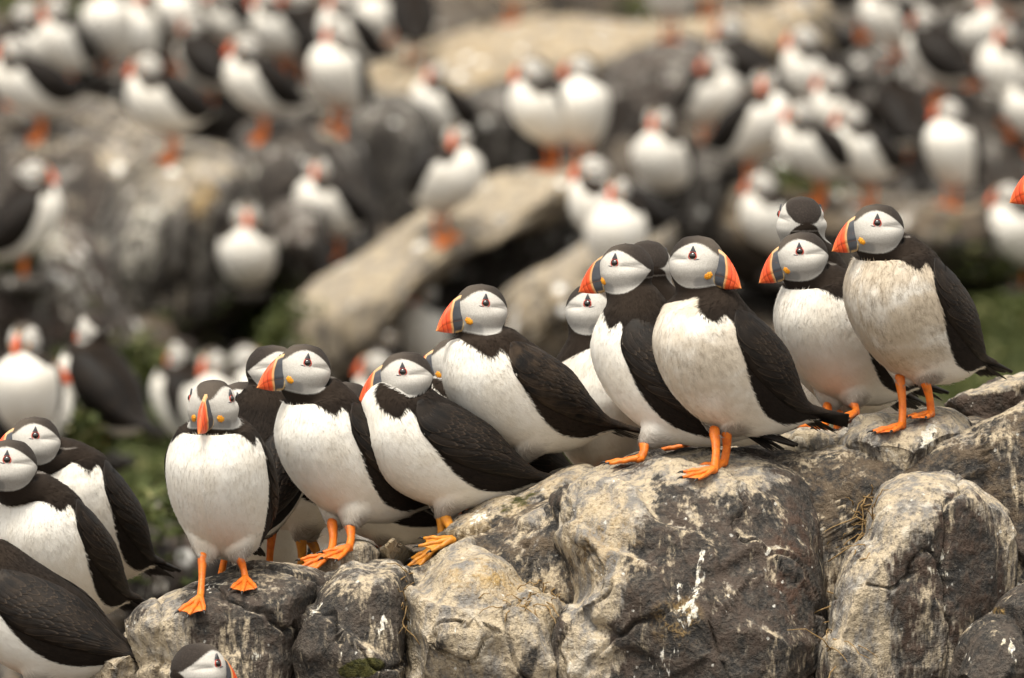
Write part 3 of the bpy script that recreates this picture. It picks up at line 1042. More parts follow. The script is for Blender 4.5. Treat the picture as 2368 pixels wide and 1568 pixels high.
# ================================================================== rock
def mat_rock():
    n = NT('rock')
    P = n.n('ShaderNodeNewGeometry').outputs['Position']
    pale, guano, moss, rust, och = (n.attr(k) for k in ('pale', 'guano', 'moss', 'rust', 'ochre'))
    big = n.noise(P, 9.0, 2, 0.6)
    mid = n.noise(P, 38.0, 4, 0.68)
    fine = n.noise(P, 170.0, 4, 0.72)
    run = n.scale3(P, (1.0, 1.0, 0.30))                    # streaks run down the faces
    drip = n.noise(run, 46.0, 4, 0.70)
    dripf = n.noise(run, 170.0, 2, 0.7)
    # fresh dark stone, grey to brown
    dark = n.mix(n.step(mid, 0.36, 0.66), (0.026, 0.0245, 0.0238), (0.074, 0.064, 0.054))
    dark = n.mix(n.mul(n.step(fine, 0.44, 0.70), 0.75), dark, (0.125, 0.107, 0.088))
    dark = n.mix(n.mul(rust, n.step(mid, 0.40, 0.62)), dark, (0.066, 0.033, 0.021))
    # weathered, washed stone: cream and blue-grey mottling with pits
    wash = n.mix(n.step(drip, 0.38, 0.60), (0.205, 0.192, 0.178), (0.46, 0.38, 0.27))
    wash = n.mix(n.mul(n.step(fine, 0.50, 0.68), 0.8), wash, (0.105, 0.090, 0.075))
    wash = n.mix(n.mul(n.step(mid, 0.54, 0.68), 0.6), wash, (0.58, 0.53, 0.45))
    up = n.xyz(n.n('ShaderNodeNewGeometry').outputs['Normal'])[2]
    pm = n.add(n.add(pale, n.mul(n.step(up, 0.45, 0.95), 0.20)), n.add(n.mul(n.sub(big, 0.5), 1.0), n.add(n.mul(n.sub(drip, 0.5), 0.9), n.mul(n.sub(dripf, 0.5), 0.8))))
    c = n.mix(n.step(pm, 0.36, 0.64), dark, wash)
    st = n.noise(n.scale3(P, (1.0, 1.0, 0.07)), 30.0, 3, 0.6)
    c = n.mix(n.mul(n.attr('streak'), n.step(n.add(st, n.mul(n.sub(mid, 0.5), 0.25)), 0.52, 0.66)), c, (0.27, 0.25, 0.228))
    # ochre lichen and yellow crust
    c = n.mix(n.mul(och, n.step(n.add(mid, n.mul(n.sub(fine, 0.5), 0.5)), 0.42, 0.62)), c, (0.36, 0.235, 0.085))
    # droppings: white runs and spatters
    gm = n.add(guano, n.add(n.mul(n.sub(drip, 0.5), 1.0), n.mul(n.sub(dripf, 0.5), 1.3)))
    gcol = n.mix(n.step(fine, 0.35, 0.65), (0.74, 0.72, 0.68), (0.55, 0.50, 0.38))
    c = n.mix(n.step(gm, 0.46, 0.60), c, gcol)
    spl = n.voronoi(P, 62.0)
    sp = n.mul(n.step(n.add(spl, n.mul(n.sub(fine, 0.5), 0.5)), 0.13, 0.05), n.step(big, 0.44, 0.56))
    c = n.mix(n.mul(sp, 0.85), c, (0.62, 0.60, 0.55))
    spot = n.mul(n.step(n.add(n.voronoi(P, 13.0), n.mul(n.sub(fine, 0.5), 0.15)), 0.20, 0.13), n.attr('spot'))  # far droppings, also painted in as glints that blur to discs
    c = n.mix(n.mul(spot, n.step(drip, 0.42, 0.5)), c, (0.80, 0.78, 0.74))
    # moss
    mm = n.add(moss, n.mul(n.sub(mid, 0.5), 1.2))
    mc = n.mix(n.step(fine, 0.35, 0.65), (0.026, 0.028, 0.008), (0.075, 0.070, 0.018))
    c = n.mix(n.step(mm, 0.46, 0.66), c, mc)
    c = n.mix(n.mul(n.attr('steep_dark'), n.step(up, 0.85, 0.3)), c, n.mix(0.62, c, (0.012, 0.010, 0.009)))      # far slope: steep faces coloured darker
    h = n.add(n.mul(mid, 1.0), n.mul(fine, 0.5))
    nb = n.bump(h, 1.0, 0.010)
    return n.out(c, n.add(0.72, n.mul(fine, 0.25)), nb, 0.25)


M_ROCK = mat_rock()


def stain_attrs(P, base, stains, seed=0):
    px, py, d = to_grid(P)
    n1 = fbm(P * 22.0, 4, seed + 3)
    out = {}
    for k in ('pale', 'guano', 'moss', 'rust', 'ochre', 'spot', 'streak', 'steep_dark'):
        a = np.full(len(P), float(base.get(k, 0.0)))
        for (kk, cx, cy, rx, ry, ang, amt) in stains:
            if kk != k: continue
            c, s = math.cos(R(ang)), math.sin(R(ang))
            dx, dy = px - cx, py - cy
            u = (dx * c + dy * s) / rx; v = (-dx * s + dy * c) / ry
            a = a + amt * smooth(1.25, 0.35, np.sqrt(u * u + v * v) + 0.35 * n1)
        out[k] = a
    return out


ROCK_POLYS = {'near': ([], [], 0), 'far': ([], [], 0)}


def boulder(poly, D0, H, Hb=None, n=2.6, lean=0.25, seed=0, amp=0.012, facet=0.02, base=None, stains=(), store='near', res=(200, 70),
            parent=None, freq=1.0, label=None, center=None):
    """A rounded stone whose broad outline is poly (grid units) at distance D0; H bulges to the front, Hb to the back (metres)."""
    rng = np.random.default_rng(seed + 100)
    poly = np.array(poly, float)
    Hb = H if Hb is None else Hb
    npm, nrr = res
    c = poly.mean(0) if center is None else np.array(center, float)
    # outline as a smooth closed curve
    m = len(poly)
    seg = np.concatenate([[0], np.cumsum(np.hypot(*(np.roll(poly, -1, 0) - poly).T))])
    t = np.linspace(0, seg[-1], npm, endpoint=False)
    ext = np.concatenate([poly[-2:], poly, poly[:3]])
    es = np.concatenate([[-(seg[-1] - seg[-3]), -(seg[-1] - seg[-2])], seg[:-1], seg[-1] + np.concatenate([[0], seg[1:3]])])
    O = cr_interp(es, ext, t)
    # front pole -> rim -> back pole
    th = np.linspace(0.02, np.pi - 0.02, nrr * 2)
    r = np.abs(np.sin(th)) ** (2 / n)
    hgt = np.sign(np.cos(th)) * np.abs(np.cos(th)) ** (2 / n)
    X = c[0] + (O[:, 0] - c[0])[None] * r[:, None]
    Y = c[1] + (O[:, 1] - c[1])[None] * r[:, None]
    dep = np.where(hgt > 0, -H * hgt, -Hb * hgt)[:, None] + np.zeros_like(X)
    dep = dep - lean * (Y - poly[:, 1].min()) * U * (D0 / FOCUS)
    P = at3(X, Y, D0 + dep)
    P = P.reshape(-1, 3)
    sc = D0 / FOCUS
    # flat fracture planes
    ctr = P.mean(0)
    if facet:
        ext_r = np.linalg.norm(P - ctr, axis=1).max()
        for _ in range(15):
            nn = rng.normal(size=3); nn[1] -= 0.7; nn[2] = -abs(nn[2]) * 0.8 + 0.15; nn /= np.linalg.norm(nn)
            dd = (P - ctr) @ nn
            lim = dd.max() - facet * sc * rng.uniform(0.4, 1.4)
            P = P - nn * (np.clip(dd - lim, 0, None) * 0.93)[:, None]
    F = [grid_faces(nrr * 2, npm)]
    N = vert_normals(P, F)
    if ((P - ctr) * N).sum() < 0:
        F = [f[:, ::-1] for f in F]; N = -N
    q = P * freq / sc
    d = fbm(q * 7 + seed, 3, seed) * 1.0 + fbm(q * np.array([22, 22, 17]) + seed, 4, seed + 40, ridged=True) * 0.40 + fbm(q * 70, 3, seed + 60) * 0.16
    d1, d2, cid = cells(q * np.array([6.5, 6.5, 4.5]) + seed + fbm(q * 14, 3, 9)[:, None] * 0.22, seed)
    d = d + (cid - 0.5) * 1.1 * smooth(0.0, 0.05, d2 - d1) - 0.7 * smooth(0.035, 0.0, d2 - d1) * (cid > 0.40)
    # bedding: stepped breaks along a tilted direction
    bd = rng.normal(0, 0.35, 3) + np.array([0.45, 0.2, 0.8]); bd /= np.linalg.norm(bd)
    w_ = (q @ bd) * 13 + fbm(q * 5, 3, seed + 90) * 1.5
    saw = w_ - np.floor(w_)
    d = d + (smooth(0.0, 0.8, saw) - smooth(0.86, 0.99, saw) - 0.35) * 0.75 * (0.4 + 0.8 * (fbm(q * 4, 2, seed + 95) > 0))
    P = P + N * (d * amp * sc)[:, None]
    nb = len(P)
    P = np.concatenate([P, P[:npm].mean(0)[None], P[-npm:].mean(0)[None]])
    i = np.arange(npm); j = (i + 1) % npm
    tr = np.concatenate([np.stack([j, i, np.full(npm, nb)], 1), np.stack([nb - npm + i, nb - npm + j, np.full(npm, nb + 1)], 1)])
    if ((P[F[0][0, 1]] - P[F[0][0, 0]]) @ np.ones(3)) is None: pass
    # caps share the orientation of the rings
    g0 = F[0][0]
    if not (g0[0] == 0 and g0[1] == 1):
        tr = tr[:, ::-1]
    at_ = stain_attrs(P, base or {}, stains, seed)
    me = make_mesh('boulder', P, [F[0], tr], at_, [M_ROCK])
    V, T, off = ROCK_POLYS[store]
    V.append(P)
    q4 = F[0]
    T.append(np.concatenate([q4[:, [0, 1, 2]], q4[:, [0, 2, 3]]]) + off)
    ROCK_POLYS[store] = (V, T, off + len(P))
    o = obj('boulder', me, parent)
    if label:
        o['label'] = label
    return o


def at3(px, py, dist):
    u = (px - FW / 2) * U / FOCUS
    v = (FH / 2 - py) * U / FOCUS
    return CAM + dist[..., None] * (FWD + RGT * u[..., None] + UPV * v[..., None])


def bvh(*stores):
    Vs, Ts, o = [], [], 0
    for s in stores:
        V, T, n_ = ROCK_POLYS[s]
        if not V: continue
        Vs.append(np.concatenate(V)); Ts.append(np.concatenate(T) + o); o += n_
    return BVHTree.FromPolygons(np.concatenate(Vs).tolist(), np.concatenate(Ts).tolist())


def view_hit(tree, px, py):
    d = at(px, py, 1.0) - CAM
    d /= np.linalg.norm(d)
    h = tree.ray_cast(Vector(CAM), Vector(d), 300)
    if h[0] is None:
        return None, None
    nn = np.array(h[1])
    if nn @ d > 0: nn = -nn
    return np.array(h[0]), nn


# ------------------------------------------------------------------ the far slope
PROFILE = [(1700, 14.6), (1450, 16.8), (1300, 18.9), (1150, 21.0), (1000, 22.8), (880, 23.8), (700, 25.0), (550, 26.2), (420, 27.4), (300, 28.6),
           (180, 30.0), (60, 31.4), (-100, 33.5), (-400, 38.0), (-900, 48.0), (-1500, 70.0)]
pp = np.array([at(FW / 2, y, d) for y, d in PROFILE])
PROF_Y = np.concatenate([[-400, -14, -3, -0.9, 0.2, 0.8], pp[:, 1], [400.0]])
PROF_Z = np.concatenate([[-1.2, -0.6, -0.45, -0.42, -0.42, -0.42], pp[:, 2], [pp[-1, 2] + 12.0]])
GREEN = [(330, 900, 170, 90), (620, 740, 80, 90), (270, 1040, 190, 190), (150, 1150, 130, 120), (430, 1010, 120, 90), (2300, 740, 150, 130), (2240, 880, 120, 60),
         (110, 0, 130, 40), (1870, 415, 90, 30), (30, 560, 50, 60), (1930, 1060, 150, 60), (1260, 1060, 60, 40), (1480, 20, 40, 20)]


def build_hillside():
    xs = np.concatenate([-np.geomspace(300, 2.9, 14), np.linspace(-2.6, 2.6, 210), np.geomspace(2.9, 300, 14)])
    ys = np.concatenate([[-300, -100, -40, -20], np.linspace(-13, 0.5, 20), np.linspace(0.8, 21, 280), np.geomspace(21.6, 400, 24)])
    X, Y = np.meshgrid(xs, ys, indexing='xy')
    Z = np.interp(Y, PROF_Y, PROF_Z)
    Q = np.stack([X.ravel(), Y.ravel(), np.zeros(X.size)], 1)
    near = smooth(0.5, 3.0, Q[:, 1]) * smooth(40, 21, Q[:, 1])
    d1, d2, cid = cells(Q * np.array([1.15, 0.55, 1]) + fbm(Q * 3, 2, 5)[:, None] * 0.25, 31)
    bump = (fbm(Q * np.array([1.4, 0.8, 1]), 4, 2) * 0.06 + (cid - 0.5) * 0.30 * smooth(0.0, 0.10, d2 - d1) - 0.20 * smooth(0.12, 0, d2 - d1)
            + fbm(Q * 9, 3, 8, ridged=True) * 0.012) * 0.7 - 0.09
    Zf = Z.ravel() + bump * near + 0.10 * np.abs(Q[:, 0]) * near * 0.25
    P = np.stack([Q[:, 0], Q[:, 1], Zf], 1)
    F = grid_faces(len(ys), len(xs), False)
    px, py, d = to_grid(P)
    moss = np.zeros(len(P))
    ok = d > 14
    for cx, cy, rx, ry in GREEN:
        moss = np.maximum(moss, np.where(ok, smooth(1.5, 0.6, np.hypot((px - cx) / rx, (py - cy) / ry)), 0))
    pale = -0.14 + 0.30 * fbm(Q * 1.6, 3, 77)
    attrs = dict(pale=pale, guano=np.zeros(len(P)) + 0.06, moss=moss * 0.9, spot=np.full(len(P), 0.8), streak=np.full(len(P), 0.25), steep_dark=np.full(len(P), 0.9), rust=np.full(len(P), 0.3), ochre=np.full(len(P), 0.15))
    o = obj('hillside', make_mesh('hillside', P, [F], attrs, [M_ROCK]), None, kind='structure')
    V, T, off = ROCK_POLYS['far']
    V.append(P)
    T.append(np.concatenate([F[:, [0, 1, 2]], F[:, [0, 2, 3]]]) + off)
    ROCK_POLYS['far'] = (V, T, off + len(P))
    return o


hill = build_hillside()
FAR = [  # outline
    ([(-140, 960), (-140, 340), (60, 275), (300, 300), (430, 345), (560, 375), (740, 320), (810, 480), (770, 700), (600, 880), (300, 990)], 26.6, 0.35, 0.4, dict(pale=0.42, guano=0.05, rust=0.3), [('pale', 400, 380, 200, 40, 0, 0.3)]),
    ([(820, 540), (850, 310), (1000, 255), (1200, 205), (1450, 160), (1680, 150), (1720, 330), (1520, 460), (1300, 480), (1000, 620)], 30.0, 0.35, 0.4, dict(pale=0.20, guano=0.05, rust=0.3), []),
    ([(1590, 660), (1650, 390), (1850, 300), (2480, 270), (2480, 660), (2000, 720)], 27.8, 0.4, 0.4, dict(pale=0.26, guano=0.05, rust=0.3), []),
    # outline, distance, front, lean, base colours, stains
    ([(215, 640), (240, 560), (290, 430), (330, 385), (400, 360), (470, 370), (530, 400), (560, 480), (570, 600), (520, 720), (420, 770), (280, 760)], 25.6, 0.22, 0.35,
     dict(pale=0.62, guano=0.22, rust=0.1), [('guano', 330, 560, 60, 160, 15, 0.25), ('ochre', 470, 460, 30, 60, 0, 1.0)]),
    ([(-90, 800), (-90, 530), (30, 500), (120, 520), (190, 560), (240, 650), (300, 780), (420, 860), (350, 960), (100, 980), (-90, 930)], 24.6, 0.25, 0.35,
     dict(pale=0.30, guano=0.20, rust=0.75), [('guano', 100, 640, 120, 110, 20, 0.16), ('guano', 130, 560, 70, 40, 0, 0.2)]),
    ([(70, 560), (70, 330), (140, 280), (230, 268), (310, 320), (330, 420), (300, 560), (220, 640), (120, 640)], 27.0, 0.25, 0.3,
     dict(pale=0.50, guano=0.06), [('pale', 230, 320, 90, 40, 0, 0.3)]),
    ([(-60, 420), (-60, 200), (20, 110), (90, 60), (160, 60), (230, 140), (240, 220), (120, 330), (40, 420)], 29.0, 0.3, 0.3, dict(pale=0.15, guano=0.05), []),
    ([(540, 640), (550, 440), (570, 330), (640, 300), (720, 330), (745, 480), (700, 640), (620, 690)], 26.4, 0.2, 0.3,
     dict(pale=0.15, guano=0.05, rust=0.3), [('guano', 580, 420, 26, 80, 5, 0.35), ('ochre', 470, 450, 40, 60, 0, 1.0)]),
    ([(670, 820), (690, 720), (760, 650), (860, 590), (960, 520), (1100, 450), (1250, 408), (1330, 425), (1335, 470), (1250, 520), (1100, 575), (980, 670), (880, 770), (800, 860), (720, 880)],
     25.0, 0.30, 0.9, dict(pale=0.78, guano=0.02, ochre=0.25), [('pale', 900, 600, 260, 60, -32, 0.25)]),
    ([(960, 700), (1050, 580), (1180, 500), (1340, 450), (1410, 510), (1430, 600), (1330, 660), (1200, 730), (1050, 770)], 25.3, 0.2, 0.3,
     dict(pale=0.06, guano=0.16, rust=0.3), [('guano', 1220, 590, 120, 60, 0, 0.12)]),
    ([(1150, 770), (1180, 690), (1290, 620), (1400, 560), (1520, 545), (1540, 640), (1420, 760), (1280, 880), (1160, 870)], 24.0, 0.28, 0.8, dict(pale=0.72, ochre=0.3), []),
    ([(830, 270), (860, 200), (960, 140), (1120, 85), (1300, 55), (1500, 72), (1700, 45), (1850, 25), (1870, 120), (1800, 175), (1600, 185), (1450, 235), (1300, 215), (1150, 255), (1050, 320),
      (950, 335), (850, 335)], 30.4, 0.45, 1.2, dict(pale=0.80, ochre=0.55), []),
    ([(1370, 370), (1390, 230), (1450, 150), (1560, 110), (1660, 140), (1650, 300), (1610, 410), (1480, 440)], 29.8, 0.25, 0.3, dict(pale=0.08, guano=0.14, rust=0.45), [('guano', 1580, 220, 24, 80, 0, 0.25)]),
    ([(1050, 440), (1060, 260), (1150, 215), (1280, 200), (1310, 330), (1290, 450), (1150, 480)], 29.0, 0.25, 0.3, dict(pale=0.04, guano=0.05), []),
    ([(810, 430), (830, 290), (900, 240), (970, 270), (990, 420), (950, 550), (860, 560)], 28.4, 0.25, 0.3, dict(pale=0.30, guano=0.15), []),
    ([(1580, 540), (1640, 440), (1800, 425), (2000, 455), (2200, 470), (2460, 470), (2460, 600), (2200, 660), (1900, 660), (1700, 620)], 26.2, 0.35, 0.9, dict(pale=0.38, ochre=0.2, rust=0.3), []),
    ([(1440, 500), (1480, 430), (1570, 405), (1700, 395), (1710, 470), (1600, 560), (1470, 560)], 26.0, 0.25, 0.7, dict(pale=0.25), []),
    ([(1690, 370), (1800, 330), (2100, 300), (2460, 330), (2460, 460), (2100, 490), (1750, 470)], 27.9, 0.35, 0.6, dict(pale=0.10, guano=0.08), []),
    ([(1690, 240), (1715, 90), (1790, 50), (1860, 100), (1850, 260), (1760, 330)], 30.2, 0.2, 0.3, dict(pale=0.12, guano=0.0), [('guano', 1735, 150, 22, 90, 5, 0.6)]),
    ([(1930, 300), (1950, 170), (2060, 140), (2180, 150), (2220, 310), (2100, 345)], 29.4, 0.25, 0.3, dict(pale=0.06, guano=0.1), []),
    ([(1880, 160), (2000, 70), (2300, 50), (2460, 60), (2460, 220), (2200, 235), (2000, 230)], 31.2, 0.3, 0.6, dict(pale=0.16, guano=0.05), []),
    ([(2160, 330), (2220, 230), (2330, 250), (2460, 290), (2460, 350), (2300, 380)], 29.0, 0.25, 0.5, dict(pale=0.25, guano=0.1), []),
    ([(255, 1350), (290, 1250), (350, 1185), (430, 1150), (520, 1190), (570, 1300), (520, 1420), (300, 1430)], 17.3, 0.2, 0.5, dict(pale=0.36, rust=0.5, guano=0.1), [('guano', 380, 1350, 60, 60, 0, 0.15)]),
    ([(590, 560), (660, 480), (740, 500), (770, 580), (760, 680), (690, 720), (610, 660)], 25.6, 0.2, 0.4, dict(pale=0.10, guano=0.06, rust=0.4), []),
    ([(200, 160), (260, 90), (400, 70), (560, 90), (680, 130), (700, 250), (560, 330), (400, 370), (260, 300)], 30.2, 0.35, 0.9, dict(pale=0.40, guano=0.1), []),
    ([(640, 330), (700, 230), (800, 200), (880, 260), (880, 340), (800, 380), (700, 390)], 29.0, 0.3, 0.8, dict(pale=0.45, guano=0.08), []),
    ([(-60, 1120), (-60, 960), (40, 900), (160, 920), (220, 1010), (160, 1120)], 20.4, 0.25, 0.6, dict(pale=0.05, moss=0.25, rust=0.3), []),
]
for i, (poly, D0, H, lean, base, st) in enumerate(FAR):
    base['guano'] = base.get('guano', 0) + 0.06
    base['pale'] = base['pale'] - (0.26 if base['pale'] > 0.6 else 0.22)
    base['spot'] = 1.0
    base['steep_dark'] = 0.85 if base['pale'] < 0.45 else 0.35
    base['streak'] = 1.0 if base['pale'] < 0.5 else 0.6
    pa = np.array(poly, float); pc = pa.mean(0)
    poly = (pc + (pa - pc) * 1.14).tolist()
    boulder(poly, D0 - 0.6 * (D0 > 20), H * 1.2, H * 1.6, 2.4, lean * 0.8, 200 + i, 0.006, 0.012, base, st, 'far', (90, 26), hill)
# lesser stones all over the slope
rg = np.random.default_rng(3)
far_tree = bvh('far')
for i in range(14):
    px, py = rg.uniform(-120, 2490), rg.uniform(-60, 1000)
    hit, nn = view_hit(far_tree, px, py)
    if hit is None: continue
    d = (hit - CAM) @ FWD
    s = rg.uniform(22, 70)
    na = 9
    aa = np.linspace(0, 2 * np.pi, na, endpoint=False)
    rr = s * rg.uniform(0.75, 1.25, na)
    poly = np.stack([px + rr * 1.35 * np.cos(aa), py + 0.35 * s + rr * 0.75 * np.sin(aa)], 1)
    boulder(poly, d + 0.10, s * U * 1.6, s * U * 1.6, 2.4, 0.5, 400 + i, 0.010, 0.012, dict(pale=rg.choice([-0.05, 0.0, 0.15, 0.4, 0.6]), guano=rg.choice([0.1, 0.2, 0.3]), rust=rg.uniform(0, 0.6), spot=0.8, steep_dark=0.6), [], 'far', (40, 12), hill)

